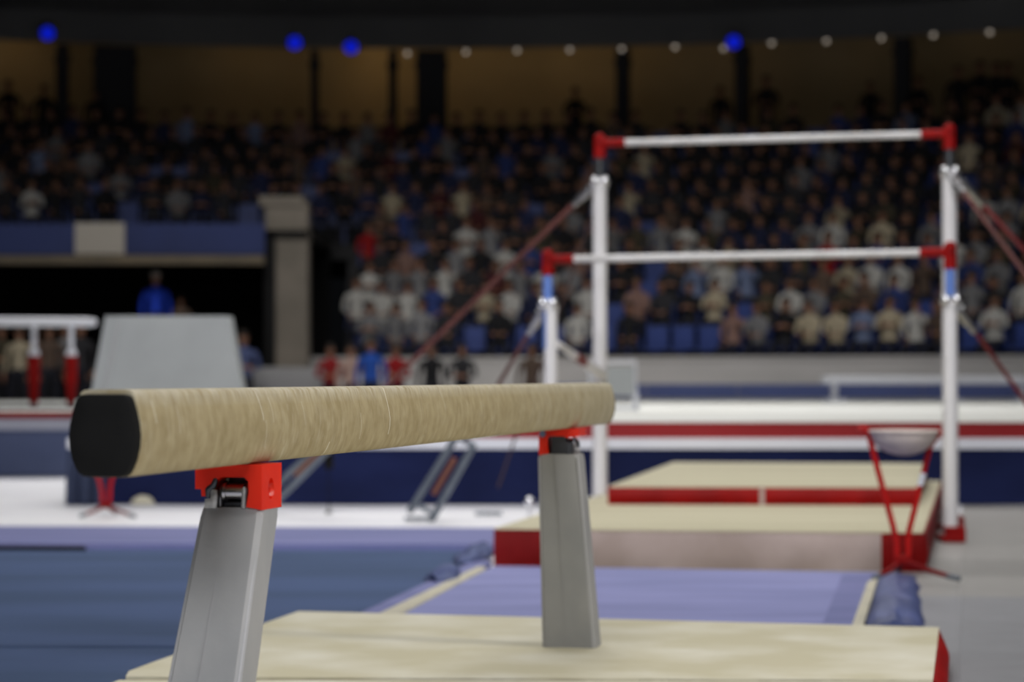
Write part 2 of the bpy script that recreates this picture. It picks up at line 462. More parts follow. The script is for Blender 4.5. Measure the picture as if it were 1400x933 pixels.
for px, e in ((22, 60), (335, 30), (512, 110), (650, 48), (740, 36), (800, 26), (880, 22), (1000, 14), (1180, 9), (1340, 12)):
    a = min((abs(project(ringpt(33.6, a, 9))[0] - px), a) for a in [A0 + k * (A1 - A0) / 3000 for k in range(3001)])[1]
    p = ringpt(33.3, a, 9.62)
    t = empty('concourse_lamp', p); tag(t, 'warm ceiling lamp lighting the wall behind the top row', 'ceiling lamp', 'warm lamps hidden in the concourse ceiling')
    bm = bmesh.new(); tube(bm, (0, 0, 0.12), (0, 0, 0), 0.1, 0.12, 12); finish('housing', bm, dark_wall, t)
    bm = bmesh.new(); tube(bm, (0, 0, 0), (0, 0, -0.02), 0.1, 0.09, 12); finish('lens', bm, warm_glow, t)
    d = bpy.data.lights.new('concourse_glow', 'POINT'); d.energy = e * 0.085; d.color = (1.0, 0.66, 0.28); d.shadow_soft_size = 0.2
    o = bpy.data.objects.new('concourse_glow', d); COL.objects.link(o); o.location = p + Vector((0, -0.05, -0.12))

# ================================================================== PEOPLE
shirt_m = object_color_mat('shirt_cloth', 0.85)
trouser_m = mat('dark_trousers', srgb(42, 44, 58), srgb(30, 31, 40), 0.85, scale=(3, 3, 3))
skin_m = mat('skin', srgb(176, 128, 102), srgb(160, 114, 90), 0.6, scale=(8, 8, 8))
shoe_m = mat('shoe', srgb(50, 48, 50), rough=0.6)
hair_m = mat('dark_hair', srgb(34, 28, 24), srgb(50, 40, 32), 0.6, scale=(30, 30, 5))
eye_m = mat('eye_dark', srgb(30, 26, 26), rough=0.3)


def skin_mesh(name, V, E, rad, root_i, sub=1):
    me = bpy.data.meshes.new(name + '_skeleton'); me.from_pydata([tuple(p) for p in V], E, [])
    o = bpy.data.objects.new(name + '_skeleton', me); COL.objects.link(o)
    md = o.modifiers.new('skin', 'SKIN'); md.use_smooth_shade = True
    for i, r in enumerate(rad):
        s = me.skin_vertices[0].data[i]; s.radius = (r, r) if not isinstance(r, tuple) else r; s.use_root = (i == root_i)
    if sub:
        ms = o.modifiers.new('sub', 'SUBSURF'); ms.levels = sub; ms.render_levels = sub
    bpy.context.view_layer.update()
    dg = bpy.context.evaluated_depsgraph_get()
    out = bpy.data.meshes.new_from_object(o.evaluated_get(dg)); out.name = name
    bpy.data.objects.remove(o)
    return out


def body(name, pose, fingers=False, sub=1):
    J = pose
    V = []; E = []; R = []; idx = {}

    def add(k, p, r, par=None):
        idx[k] = len(V); V.append(Vector(p)); R.append(r)
        if par is not None: E.append((idx[par], idx[k]))
    add('pelvis', J['pelvis'], (0.15, 0.11)); add('belly', J['belly'], (0.145, 0.105), 'pelvis'); add('chest', J['chest'], (0.165, 0.115), 'belly')
    add('collar', J['collar'], (0.09, 0.075), 'chest'); add('neck', J['neck'], 0.055, 'collar'); add('jaw', J['jaw'], (0.068, 0.078), 'neck')
    add('brow', J['brow'], (0.078, 0.092), 'jaw'); add('crown', J['crown'], (0.055, 0.065), 'brow')
    for s in (-1, 1):
        t = 'L' if s < 0 else 'R'
        arm = J['arm' + t] if ('arm' + t) in J else [Vector((p[0] * s, p[1], p[2])) for p in J['arm']]
        leg = [Vector((p[0] * s, p[1], p[2])) for p in J['leg']]
        add('sh' + t, arm[0], 0.066, 'chest'); add('el' + t, arm[1], 0.045, 'sh' + t); add('wr' + t, arm[2], 0.03, 'el' + t); add('ha' + t, arm[3], (0.042, 0.022), 'wr' + t)
        add('hi' + t, leg[0], 0.095, 'pelvis'); add('kn' + t, leg[1], 0.062, 'hi' + t); add('an' + t, leg[2], 0.042, 'kn' + t)
        add('he' + t, leg[3], 0.044, 'an' + t); add('to' + t, leg[4], (0.042, 0.03), 'he' + t)
    me = skin_mesh(name, V, E, R, 0, sub)
    bm = bmesh.new(); bm.from_mesh(me)
    if fingers:
        for s in (-1, 1):
            t = 'L' if s < 0 else 'R'
            w = V[idx['wr' + t]]; h = V[idx['ha' + t]]; d = (h - w).normalized()
            side = d.cross(Vector((s, 0.3, 0))).normalized()
            for k, ln in enumerate((0.068, 0.078, 0.072, 0.056)):
                a = h + side * ((k - 1.5) * 0.021) - d * 0.01
                b1 = a + d * ln * 0.6; b2 = b1 + (d + Vector((-s * 0.45, 0, 0))).normalized() * ln * 0.5
                path_tube(bm, [a, b1, b2], [0.0095, 0.0085, 0.006], 6)
            a = w + d * 0.03 + side * -0.03; path_tube(bm, [a, a - side * 0.03 + d * 0.02, a - side * 0.036 + d * 0.055], [0.011, 0.0105, 0.008], 6)
    # nose, ears
    hc = V[idx['brow']]; fw = J.get('face', Vector((0, -1, 0)))
    sphere(bm, hc + fw * 0.092 + Vector((0, 0, -0.035)), 0.016, 0.8, 1.2, 1.5, 6, 4)
    for s in (-1, 1): sphere(bm, hc + Vector((s * 0.08, 0.005, -0.03)), 0.022, 0.45, 0.8, 1.3, 6, 4)
    for s in (-1, 1):
        n0 = len(bm.faces); sphere(bm, hc + fw * 0.084 + Vector((s * 0.03, 0, -0.005)), 0.011, 1.3, 0.6, 0.7, 6, 4)
        bm.faces.ensure_lookup_table()
        for f in bm.faces[n0:]: f.material_index = 4
    n0 = len(bm.faces); sphere(bm, hc + fw * 0.083 + Vector((0, 0, -0.078)), 0.02, 1.2, 0.4, 0.25, 6, 4)
    bm.faces.ensure_lookup_table()
    wrists = [V[idx['wrL']], V[idx['wrR']]]; hands = [V[idx['haL']], V[idx['haR']]]
    for f in bm.faces:
        if f.material_index == 4: continue
        c = f.calc_center_median()
        if c.z > J['neck'][2] - 0.01: f.material_index = 1
        elif min((c - h).length for h in hands) < 0.13 and min((c - w).length for w in wrists) > 0.02 and any((c - w).dot(h - w) > 0 for w, h in zip(wrists, hands)) and min((c - h).length for h in hands) < 0.13: f.material_index = 1
        elif c.z < 0.10 and c.z < J['shoe']: f.material_index = 3
        elif J['trouser'](c): f.material_index = 2
        else: f.material_index = 0
        f.smooth = True
    for f in bm.faces: f.smooth = True
    bm.to_mesh(me); bm.free()
    for x in (shirt_m, skin_m, trouser_m, shoe_m, eye_m): me.materials.append(x)
    # hair
    bm = bmesh.new(); sphere(bm, hc + Vector((0, 0.018, 0.022)), 0.105, 0.92, 1.0, 0.98, 12, 8)
    bmesh.ops.delete(bm, geom=[v for v in bm.verts if v.co.z < hc.z + 0.02 and v.co.y < hc.y + 0.0 or v.co.z < hc.z - 0.07], context='VERTS')
    for f in bm.faces: f.smooth = True
    hm = bpy.data.meshes.new(name + '_hair'); bm.to_mesh(hm); bm.free(); hm.materials.append(hair_m)
    return me, hm


def VV(*a): return Vector(a)


def seated(arm, lean=0.0, turn=0.0):
    return dict(pelvis=VV(0, 0, .52), belly=VV(0, .02 - lean * .3, .72), chest=VV(0, .03 - lean * .8, .96), collar=VV(0, .03 - lean, 1.10), neck=VV(0, .02 - lean * 1.1, 1.17),
                jaw=VV(turn, .0 - lean * 1.2, 1.235), brow=VV(turn, -.01 - lean * 1.25, 1.31), crown=VV(turn, 0 - lean * 1.25, 1.375), **arm,
                leg=[VV(.1, -.06, .50), VV(.13, -.46, .50), VV(.12, -.47, .14), VV(.12, -.46, .06), VV(.12, -.60, .04)],
                shoe=0.12, trouser=lambda c: c.z < 0.58 and not (c.z > .53 and c.y > .05))


P = [
    body('spectator_hands_in_lap', seated(dict(arm=[VV(.19, .03, 1.04), VV(.25, -.02, .78), VV(.13, -.24, .66), VV(.07, -.32, .65)]))),
    body('spectator_leaning_forward', seated(dict(arm=[VV(.19, -.10, 1.02), VV(.22, -.28, .78), VV(.09, -.46, .72), VV(.04, -.53, .72)]), lean=.16)),
    body('spectator_arms_crossed', seated(dict(arm=[VV(.19, .03, 1.04), VV(.25, -.05, .80), VV(.06, -.20, .86), VV(-.03, -.2, .87)]), turn=.015)),
    body('spectator_hand_raised', seated(dict(armL=[VV(-.19, .03, 1.04), VV(-.25, -.02, .78), VV(-.13, -.24, .66), VV(-.07, -.32, .65)],
                                             armR=[VV(.19, .03, 1.04), VV(.26, -.16, .90), VV(.14, -.24, 1.08), VV(.09, -.22, 1.17)]))),
]
stand_pose = dict(pelvis=VV(0, 0, .93), belly=VV(0, .0, 1.08), chest=VV(0, .01, 1.30), collar=VV(0, .02, 1.45), neck=VV(0, .015, 1.52), jaw=VV(0, -.005, 1.585), brow=VV(0, -.01, 1.66),
                  crown=VV(0, 0, 1.725), arm=[VV(.2, .01, 1.40), VV(.27, .03, 1.12), VV(.27, -.06, .87), VV(.265, -.09, .78)],
                  leg=[VV(.1, 0, .88), VV(.11, -.02, .50), VV(.11, .02, .10), VV(.11, .04, .05), VV(.12, -.13, .04)], shoe=.11, trouser=lambda c: c.z < 0.98 and abs(c.x) < 0.21)
S1 = body('standing_person', stand_pose, fingers=True)
sp2 = dict(stand_pose); sp2['arm'] = [VV(.2, .01, 1.40), VV(.28, .0, 1.14), VV(.12, -.2, 1.12), VV(.03, -.24, 1.14)]
S2 = body('standing_person_arms_folded', sp2, fingers=True)


def person(meshes, loc, rz, color, hair=True, scale=1.0):
    me, hm = meshes
    o = bpy.data.objects.new('person', me); COL.objects.link(o)
    o.location = loc; o.rotation_euler = (0, 0, rz); o.color = color; o.scale = (scale,) * 3
    if hair:
        h = bpy.data.objects.new('hair', hm); COL.objects.link(h); h.parent = o
    return o


notable = [(694, 409, 'white'), (646, 345, 'white'), (687, 343, 'white'), (603, 373, 'white'), (484, 370, 'white'), (532, 429, 'white'), (427, 468, 'white'), (786, 414, 'white'),
           (778, 450, 'white'), (866, 427, 'pink'), (732, 396, 'white'), (553, 400, 'white'), (461, 368, 'red'), (582, 409, 'blue'), (1261, 453, 'white'), (1084, 404, 'white'),
           (1228, 377, 'white'), (1202, 387, 'white'), (1212, 427, 'cream'), (1146, 446, 'cream'), (1128, 400, 'grey'), (1359, 432, 'white'), (1391, 407, 'white'), (1280, 325, 'grey'),
           (1089, 257, 'grey'), (1134, 227, 'grey'), (1105, 466, 'cream'), (973, 400, 'cream'), (911, 318, 'grey'), (1218, 461, 'lightblue'), (1035, 428, 'grey'), (1007, 439, 'pink'),
           (1175, 432, 'brown'), (1135, 362, 'red'), (1227, 405, 'blue'), (450, 415, 'grey'), (740, 225, 'grey'), (1339, 335, 'grey')]
PAL = {'white': srgb(198, 197, 192), 'cream': srgb(190, 178, 152), 'grey': srgb(128, 128, 130), 'red': srgb(160, 14, 20), 'blue': srgb(50, 68, 130), 'lightblue': srgb(118, 132, 166),
       'pink': srgb(150, 118, 108), 'brown': srgb(98, 80, 68), 'black': srgb(24, 24, 28), 'charcoal': srgb(48, 48, 52), 'navy': srgb(34, 42, 78), 'olive': srgb(72, 66, 50), 'maroon': srgb(88, 34, 36)}
CN = {'white': 'white', 'cream': 'cream', 'grey': 'grey', 'red': 'red', 'blue': 'blue', 'lightblue': 'light blue', 'pink': 'dusty pink', 'brown': 'brown', 'black': 'black',
      'charcoal': 'charcoal', 'navy': 'navy', 'olive': 'olive', 'maroon': 'maroon'}
slots = []
for i in range(NROW):
    r = R0 + i * PITCHR; z = Z0 + i * RISE; n = int(r * (A1 - A0) / 0.52)
    for k in range(n):
        a = A0 + (k + 0.5 * (i % 2)) * 0.52 / r
        p = ringpt(r, a, z); px, py = project(p + Vector((0, 0, .9)))
        if px < -25 or px > 1425: continue
        if px < 432 and i < 6: continue
        if a < A_T + 0.01 and i < 6: continue
        slots.append((i, a, p, px, py))
occupied = []; seats_only = []
used = set()
for (nx, ny, c) in notable:
    j = min((j for j in range(len(slots)) if j not in used), key=lambda j: (slots[j][3] - nx) ** 2 + (slots[j][4] - ny) ** 2)
    used.add(j); occupied.append((j, c))
for j, s in enumerate(slots):
    if j in used: continue
    pe = 0.30 if s[0] == 0 else 0.12 if s[0] < 3 else 0.06
    if random.random() < pe: continue
    low = s[0] < 7  # upper rows: darker clothes stand in for the light falling off
    c = random.choices(['black', 'charcoal', 'navy', 'olive', 'brown', 'grey', 'cream', 'blue', 'white', 'lightblue', 'pink', 'maroon'],
                       [20 if low else 45, 24, 12, 10 if low else 5, 8 if low else 4, 14 if low else 5, 6 if low else 2, 4 if low else 2, 4 if low else 1, 2, 1.5, 2])[0]
    occupied.append((j, c))
occupied.sort(key=lambda q: slots[q[0]][0])
rown = ['front row', 'second row', 'third row', 'fourth row', 'fifth row', 'sixth row', 'seventh row', 'eighth row', 'ninth row', 'tenth row', 'top row']
from collections import defaultdict
stuffV = []; stuffF = []; stuffM = []; stuffC = []
bycell = defaultdict(list); count = 0
pdat = []
for me, hm in P:
    vs = [v.co.copy() for v in me.vertices]; fs = [tuple(f.vertices) for f in me.polygons]; ms = [f.material_index for f in me.polygons]
    o0 = len(vs); vs += [v.co.copy() for v in hm.vertices]; fs += [tuple(x + o0 for x in f.vertices) for f in hm.polygons]; ms += [5] * len(hm.polygons)
    pdat.append((vs, fs, ms))
MC = {1: srgb(168, 122, 98), 2: srgb(36, 38, 50), 3: srgb(50, 48, 50), 4: srgb(30, 26, 26), 5: srgb(38, 31, 26)}
for (j, c) in occupied:
    i, a, p, px, py = slots[j]; vi = random.randrange(4); rz = -a + random.uniform(-.12, .12); sc = random.uniform(.95, 1.04)
    g = random.uniform(.75, 1.2) if j not in used else 1.0
    pc = PAL[c]; col = (pc[0] * g, pc[1] * g, pc[2] * g, 1)
    if count < 275:
        o = person(P[vi], p, rz, col, scale=sc)
        zone = 'left' if px < 600 else 'middle' if px < 1000 else 'right'
        bycell[(i, c, zone)].append((px, o)); count += 1
    else:
        vs, fs, ms = pdat[vi]; M = Matrix.Translation(p) @ Matrix.Rotation(rz, 4, 'Z') @ Matrix.Scale(sc, 4)
        b = len(stuffV); stuffV += [tuple(M @ q) for q in vs]
        for f, mi in zip(fs, ms):
            stuffF.append(tuple(x + b for x in f)); stuffC.append(col if mi == 0 else MC[mi])
orde = ['leftmost', 'second from left', 'third from left', 'fourth from left', 'fifth from left', 'sixth from left', 'seventh from left', 'eighth from left', 'ninth from left']
for (i, c, zone), L_ in bycell.items():
    L_.sort(key=lambda q: q[0])
    for k, (px, o) in enumerate(L_):
        lb = 'spectator in %s top seated in %s, %s part of stands' % (CN[c], rown[i], zone)
        if len(L_) > 1: lb = '%s spectator in %s top seated in %s, %s part of stands' % (orde[min(k, 8)], CN[c], rown[i], zone)
        tag(o, lb, 'person', 'spectators seated in the far stands')
me = bpy.data.meshes.new('upper_crowd'); me.from_pydata(stuffV, [], stuffF)
ca = me.color_attributes.new('tint', 'FLOAT_COLOR', 'CORNER')
buf = []
for f, c in zip(stuffF, stuffC): buf += list(c) * len(f)
ca.data.foreach_set('color', buf)
me.polygons.foreach_set('use_smooth', [True] * len(me.polygons))
cm = bpy.data.materials.new('crowd_cloth'); cm.use_nodes = True
an = cm.node_tree.nodes.new('ShaderNodeAttribute'); an.attribute_name = 'tint'
cm.node_tree.links.new(an.outputs['Color'], cm.node_tree.nodes['Principled BSDF'].inputs['Base Color']); cm.node_tree.nodes['Principled BSDF'].inputs['Roughness'].default_value = .85
me.materials.append(cm)
o = bpy.data.objects.new('upper_crowd', me); COL.objects.link(o)
tag(o, 'dark mass of spectators filling the upper rows of the stands', 'crowd', None, 'stuff')

# seats: front three rows one by one, the rest as one object
bms = bmesh.new(); bx(bms, (0, 0.0, .43), (.44, .42, .05)); bx(bms, (0, 0.05, .2), (.06, .2, .41)); seat_pan = bms
st0 = empty('stadium_seat', (0, 0, 0)); finish('seat', seat_pan, seat_blue, st0, bevel=.015)
bmb = bmesh.new(); bx(bmb, (0, .22, .66), (.44, .045, .48)); finish('backrest', bmb, seat_blue, st0, bevel=.02)
rowseat = defaultdict(list); rest = bmesh.new(); firsts = True
for (i, a, p, px, py) in slots:
    if i < 3:
        o = st0 if firsts else copy_tree(st0); firsts = False
        o.location = p; o.rotation_euler = (0, 0, -a); rowseat[i].append(o)
    else:
        M = Matrix.Translation(p) @ Matrix.Rotation(-a, 4, 'Z')
        for c, s in (((0, 0, .43), (.44, .42, .05)), ((0, .22, .66), (.44, .045, .48)), ((0, .05, .2), (.06, .2, .41))):
            bmesh.ops.create_cube(rest, size=1, matrix=M @ Matrix.Translation(c) @ Matrix.Diagonal((*s, 1)))
for i, L_ in rowseat.items():
    for o in L_: tag(o, 'blue plastic stadium seat in the %s of the stands' % rown[i], 'seat', 'blue seats in the %s' % rown[i])
tag(finish('upper_seats', rest, seat_blue, smooth=False), 'blue plastic seats of the upper rows', 'seats', None, 'stuff')

# people on the arena floor behind the beam, in front of the barrier
floor_people = [
    (452, 46.3, 'red', S2, 'person in a dark red top standing by the barrier, leftmost behind the beam'), (480, 46.0, 'cream', S1, 'person in a pale beige top between the red and blue ones'),
    (507, 45.8, 'blue', S1, 'person in a bright blue top standing behind the beam'), (541, 45.9, 'red', S2, 'person in a bright red top and black trousers'),
    (590, 45.5, 'black', S1, 'person in black with brown hair standing behind the beam'), (632, 45.8, 'charcoal', S2, 'person in charcoal standing near the middle of the barrier'),
    (727, 44.8, 'brown', S1, 'person in reddish brown beside the short left bar post')]
for (px, Y, c, mesh, lb) in floor_people:
    q = at(px, 500, Y); sc = {'507': 1.0}.get(str(px), 0.94)
    colr = srgb(40, 90, 190) if c == 'blue' else srgb(150, 24, 28) if c == 'red' and px < 500 else srgb(190, 160, 148) if px == 480 else PAL[c]
    o = person(mesh, (q.x, Y, 0), random.uniform(-.3, .3), colr, scale=sc)
    tag(o, lb, 'person', 'people standing on the arena floor')
# low platform at the left with people in front of the tunnel
bm = bmesh.new(); bx(bm, (-8.3, 45.9, .12), (4.6, 1.8, .24)); tag(finish('low_platform', bm, dark_wall, bevel=.02), 'low dark platform under the people at far left', 'platform')
lefts = [(2, 46.1, 'olive'), (26, 45.6, 'cream'), (48, 46.2, 'pink'), (68, 45.7, 'brown'), (88, 46.3, 'grey'), (110, 45.8, 'charcoal')]
for k, (px, Y, c) in enumerate(lefts):
    q = at(px, 500, Y)
    o = person(S1 if k % 2 else S2, (q.x, Y, .24), random.uniform(-.4, .4), PAL[c], scale=random.uniform(.95, 1.03))
    tag(o, 'person in a %s top standing at far left behind the parallel bars' % CN[c], 'person', 'people standing behind the parallel bars')
q = at(340, 470, 47.3)
o = person(S2, (q.x, 46.4, .0), .2, srgb(84, 96, 140), scale=1.08); tag(o, 'person in a dull blue top right of the tall grey block', 'person')
q = at(213, 400, 47.9); o = person(S1, (q.x, 47.9, 1.3), .1, srgb(20, 60, 190), hair=False)
bm = bmesh.new(); sphere(bm, (0, .0, 1.72), .105, 1, 1.05, .6, 12, 8); finish('cap', bm, panel_grey, o)
tag(o, 'person in bright blue with a pale cap in the dark tunnel', 'person')
q = at(247, 410, 48.1); o = person(S2, (q.x, 48.1, 1.3), .1, PAL['brown'], scale=.74); tag(o, 'short brown-clad person beside the bright blue one in the tunnel', 'person')
# silhouettes on the concourse
for k, (px, sc) in enumerate(((1048, 1.08), (1190, .95), (1256, .98), (1310, 1.1), (1340, 1.15), (1362, 1.12), (786, .98), (985, .95), (1378, 1.1), (60, .95), (12, 1.0), (130, .9))):
    a = min((abs(project(ringpt(30.9, a, 8))[0] - px), a) for a in [A0 + t * (A1 - A0) / 3000 for t in range(3001)])[1]
    o = person(S1 if k % 2 else S2, ringpt(30.9, a, zc), -a, PAL['black'], scale=sc)
    tag(o, 'dark figure standing above the top row, %s' % ['left of the third column', 'right of the fourth column gap', 'near the rightmost column', 'right of the rightmost column', 'tall one at right end',
        'second from right end', 'against the long lit bay', 'beside the column under the right spotlight', 'at the right edge', 'left of the narrow left column', 'at far left edge', 'beside the wide left pier'][k], 'person', 'silhouettes on the upper concourse')

# ================================================================== FAR PODIUM (white, red, navy skirt)
AY = 20.4


def skirt(name, x0, x1, y, z1, m, parent, side=None):
    bm = bmesh.new(); n = int((x1 - x0) / 0.12); rows = 7; g = []
    for k in range(n + 1):
        x = x0 + (x1 - x0) * k / n; colv = []
        for j in range(rows + 1):
            t = j / rows
            dd = (0.030 * math.sin(x * 2.1) + 0.02 * math.sin(x * 5.3 + 1) + 0.05 * mnoise.noise(Vector((x * 1.3, t * 2, 3)))) * (1 - t) ** 1.0
            colv.append(bm.verts.new((x, y - dd - 0.0, t * z1)))
        g.append(colv)
    for A, B in zip(g, g[1:]):
        for j in range(rows): bm.faces.new((A[j], B[j], B[j + 1], A[j + 1]))
    bk = [[bm.verts.new((c[0].co.x, y + 0.12, 0)), bm.verts.new((c[0].co.x, y + 0.12, z1))] for c in (g[0], g[-1])]
    bm.faces.new(g[0] + bk[0][::-1]); bm.faces.new(g[-1] + bk[1][::-1])
    return finish(name, bm, m, parent, angle=60)


xA0, xA1 = at(96, 600, AY).x, 10.3
zt = at(0, 614, AY).z; zr = at(0, 599.5, AY).z; zm = at(0, 576.8, AY).z
pod = empty('podium', ((xA0 + xA1) / 2, AY, 0)); cxa = (xA0 + xA1) / 2
tag(pod, 'long raised podium with white top, red band and navy skirt behind the bars', 'podium')
skirt('skirt', xA0 - cxa, xA1 - cxa, 0.0, zt, navy, pod)
bm = bmesh.new(); prism(bm, [(xA0 - cxa, .13), (xA1 - cxa, .13), (xA1 - cxa, 22.5), (xA0 - cxa + 4.6, 22.5)], 0.0, zt); finish('deck', bm, navy, pod)
bm = bmesh.new(); prism(bm, [(xA0 - cxa - .02, -.03), (xA1 - cxa, -.03), (xA1 - cxa, 22.6), (xA0 - cxa + 4.6, 22.6)], zt, zr); finish('white_trim', bm, white_trim, pod)
bm = bmesh.new(); prism(bm, [(xA0 - cxa + .04, .03), (xA1 - cxa, .03), (xA1 - cxa, 22.4), (xA0 - cxa + 4.7, 22.4)], zr, zm - .006); finish('red_band', bm, red_band, pod)
bm = bmesh.new(); prism(bm, [(xA0 - cxa + .02, .02), (xA1 - cxa, .02), (xA1 - cxa, 22.4), (xA0 - cxa + 4.7, 22.4)], zm - .006, zm); finish('white_surface', bm, white_mat_m, pod)
# grey-blue fold hanging at the podium's left end
bm = bmesh.new(); n = 14; g = []
for k in range(n + 1):
    x = -0.02 + 0.30 * k / n
    g.append([bm.verts.new((x + (1 - t) * .03 * math.sin(k), -0.06 - .05 * (1 - t) * (1 + math.sin(k * 1.1)), t * zt)) for t in (0, .35, .7, 1)])
loft(bm, g, caps=False, closed=False); bmesh.ops.solidify(bm, geom=bm.faces[:], thickness=.02)
o = finish('curtain_fold', bm, navy_light); o.location = (xA0, AY, 0); tag(o, 'faded grey-blue cloth fold hanging at the left end of the navy skirt', 'curtain')

# second podium, left, with the parallel bars
BY = 26.0; xB0, xB1 = -9.5, at(101, 600, BY).x; cb = (xB0 + xB1) / 2
pb = empty('podium', (cb, BY, 0)); tag(pb, 'raised podium at far left under the parallel bars with faded blue skirt', 'podium')
z1, z2, z3 = at(0, 588, BY).z, at(0, 573, BY).z, at(0, 562, BY).z
skirt('skirt', xB0 - cb, xB1 - cb, 0, z1, navy_light, pb)
bm = bmesh.new(); bx(bm, (0, 5.6, z1 / 2), (xB1 - xB0, 10.9, z1)); finish('deck', bm, navy_light, pb)
bm = bmesh.new(); bx(bm, (0, 5.6, (z1 + z2) / 2), (xB1 - xB0 + .04, 11.3, z2 - z1)); finish('trim', bm, mat('grey_trim', srgb(150, 152, 166), rough=.5), pb)
bm = bmesh.new(); bx(bm, (0, 5.6, (z2 + z3 - .008) / 2), (xB1 - xB0, 11.2, z3 - z2 - .008)); finish('red_band', bm, red_v, pb)
bm = bmesh.new(); bx(bm, (0, 5.6, z3 - .004), (xB1 - xB0 - .02, 11.22, .008)); finish('white_surface', bm, white_mat_m, pb)
pbars = empty('parallel_bars', (at(70, 500, 28).x, 28, z3)); tag(pbars, 'white parallel bars on red uprights at the left edge', 'parallel bars')
b0 = Vector(pbars.location)
zr_ = at(0, 440, 28).z
for k, (px, yy) in enumerate(((132, 27.8), (92, 28.25))):
    e = at(px, 441, yy) - b0; s = Vector((-3.2, 0.9 if False else -0.25, 0.02))
    bm = bmesh.new(); path_tube(bm, [e, e + s * .03, e + s], [.035, .05, .05], 12); bm2 = finish('rail', bm, white_trim, pbars)
for k, (px, yy) in enumerate(((97, 27.8), (46, 28.2))):
    base = at(px, 568, yy) - b0; base.z = 0
    zt1 = at(px, 450, yy).z - b0.z; zj = at(px, 487, yy).z - b0.z
    bm = bmesh.new(); tube(bm, base + Vector((0, 0, .02)), Vector((base.x, base.y, .28)), .045, .06, 12); tube(bm, Vector((base.x, base.y, .26)), Vector((base.x, base.y, zj)), .068, .068, 14)
    o = finish('upright', bm, red_v, pbars)
    bm = bmesh.new(); tube(bm, Vector((base.x, base.y, zj - .02)), Vector((base.x, base.y, zt1 + .08)), .032, .03, 12); sphere(bm, (base.x, base.y, zj + .02), .065)
    finish('inner_tube', bm, white_trim, o)
bm = bmesh.new(); bx(bm, (-0.3, 0, .02), (1.6, .7, .04)); finish('base_frame', bm, dark_steel, pbars, bevel=.01)

# pale tapered block standing on the podium's left end
D = 21.0; zb = zm
w0, w1 = (334 - 117) / F * D, (310 - 143) / F * D; cxk = at(226, 500, D).x
bm = bmesh.new(); H = at(0, 432, D).z - zb
A = [bm.verts.new((x * w0 / 2, y, 0)) for x, y in ((-1, 0), (1, 0), (1, .62), (-1, .62))]
B = [bm.verts.new((x * w1 / 2, y, H)) for x, y in ((-1, .05), (1, .05), (1, .5), (-1, .5))]
loft(bm, [A, B])
blk = empty('padded_block', (cxk, D, zb)); tag(blk, 'large pale grey tapered padded block behind the black beam end', 'padded block')
finish('body', bm, pad_grey, blk, bevel=.05, segs=3)
bm = bmesh.new()
n = 6
P0, P1 = Vector((-w0 / 2 + .02, -.012, .02)), Vector((-w1 / 2 + .03, .038, H - .05))
tube(bm, P0 + Vector((.09, 0, 0)), P1 + Vector((.09, 0, 0)), .012, .012, 8); finish('piping', bm, leg_edge, blk)

# white low bench far right on the podium
bb = empty('low_bench', (at(1265, 530, 36).x, 36, zm)); tag(bb, 'long low white bench on the far podium at right', 'bench')
hb = at(0, 515, 36).z - zm
bm = bmesh.new(); bx(bm, (0, 0, hb - .05), (at(1406, 0, 36).x - at(1126, 0, 36).x, .4, .11)); finish('seat', bm, white_trim, bb, bevel=.02)
for sx in (at(1140, 0, 36).x, at(1300, 0, 36).x, at(1398, 0, 36).x):
    x = sx - bb.location.x
    bm = bmesh.new(); tube(bm, (x, 0, 0), (x, 0, hb - .08), .05, .04, 10); bx(bm, (x, 0, .02), (.3, .4, .04)); finish('leg', bm, white_trim, bb)
# small steel frame on the podium
fr = empty('steel_frame', (at(838, 560, 27).x, 27, zm)); tag(fr, 'small pale steel frame with grey panel right of the beam end', 'frame')
hx = (869 - 805) / F * 27 / 2; hh = at(0, 495, 27).z - zm
bm = bmesh.new(); path_tube(bm, [(-hx, 0, .02), (-hx, 0, hh), (hx - .01, 0, hh), (hx, 0, .02)], .018, 10); tube(bm, (-hx, 0, .03), (hx, 0, .03), .02); tube(bm, (hx - .01, 0, .2), (hx, .0, 0), .03); finish('tube_frame', bm, white_trim, fr)
bm = bmesh.new(); bx(bm, (-.01, .01, hh * .6), (hx * 1.9, .02, hh * .6)); finish('panel', bm, pad_grey, fr)
# blue boards beyond the podium
for k in range(6):
    p = at(820 + k * 126, 540, 43.8); w = 125.2 / F * 43.8
    bm = bmesh.new(); bx(bm, (0, 0, .47), (w, .06, .9)); o = finish('board', bm, board_blue, bevel=.01)
    t = empty('barrier_board', (p.x, 43.8, 0)); o.parent = t
    bm = bmesh.new(); bx(bm, (-w * .4, .15, .03), (.06, .5, .05)); bx(bm, (w * .4, .15, .03), (.06, .5, .05)); finish('foot', bm, dark_steel, t)
    tag(t, 'low blue board before the grey barrier, %s from the left' % names[k], 'board', 'blue boards along the barrier')

# ================================================================== FLOOR MATS (left and centre)


def poly(pxs, z): return [tuple(ground(x, y, z)[:2]) for x, y in pxs]


def thick(name, pxs, z0, z1, m, label, cat, group=None, bevel=.008):
    bm = bmesh.new(); prism(bm, poly(pxs, z1), z0, z1); o = finish(name, bm, m, bevel=bevel); tag(o, label, cat, group); return o


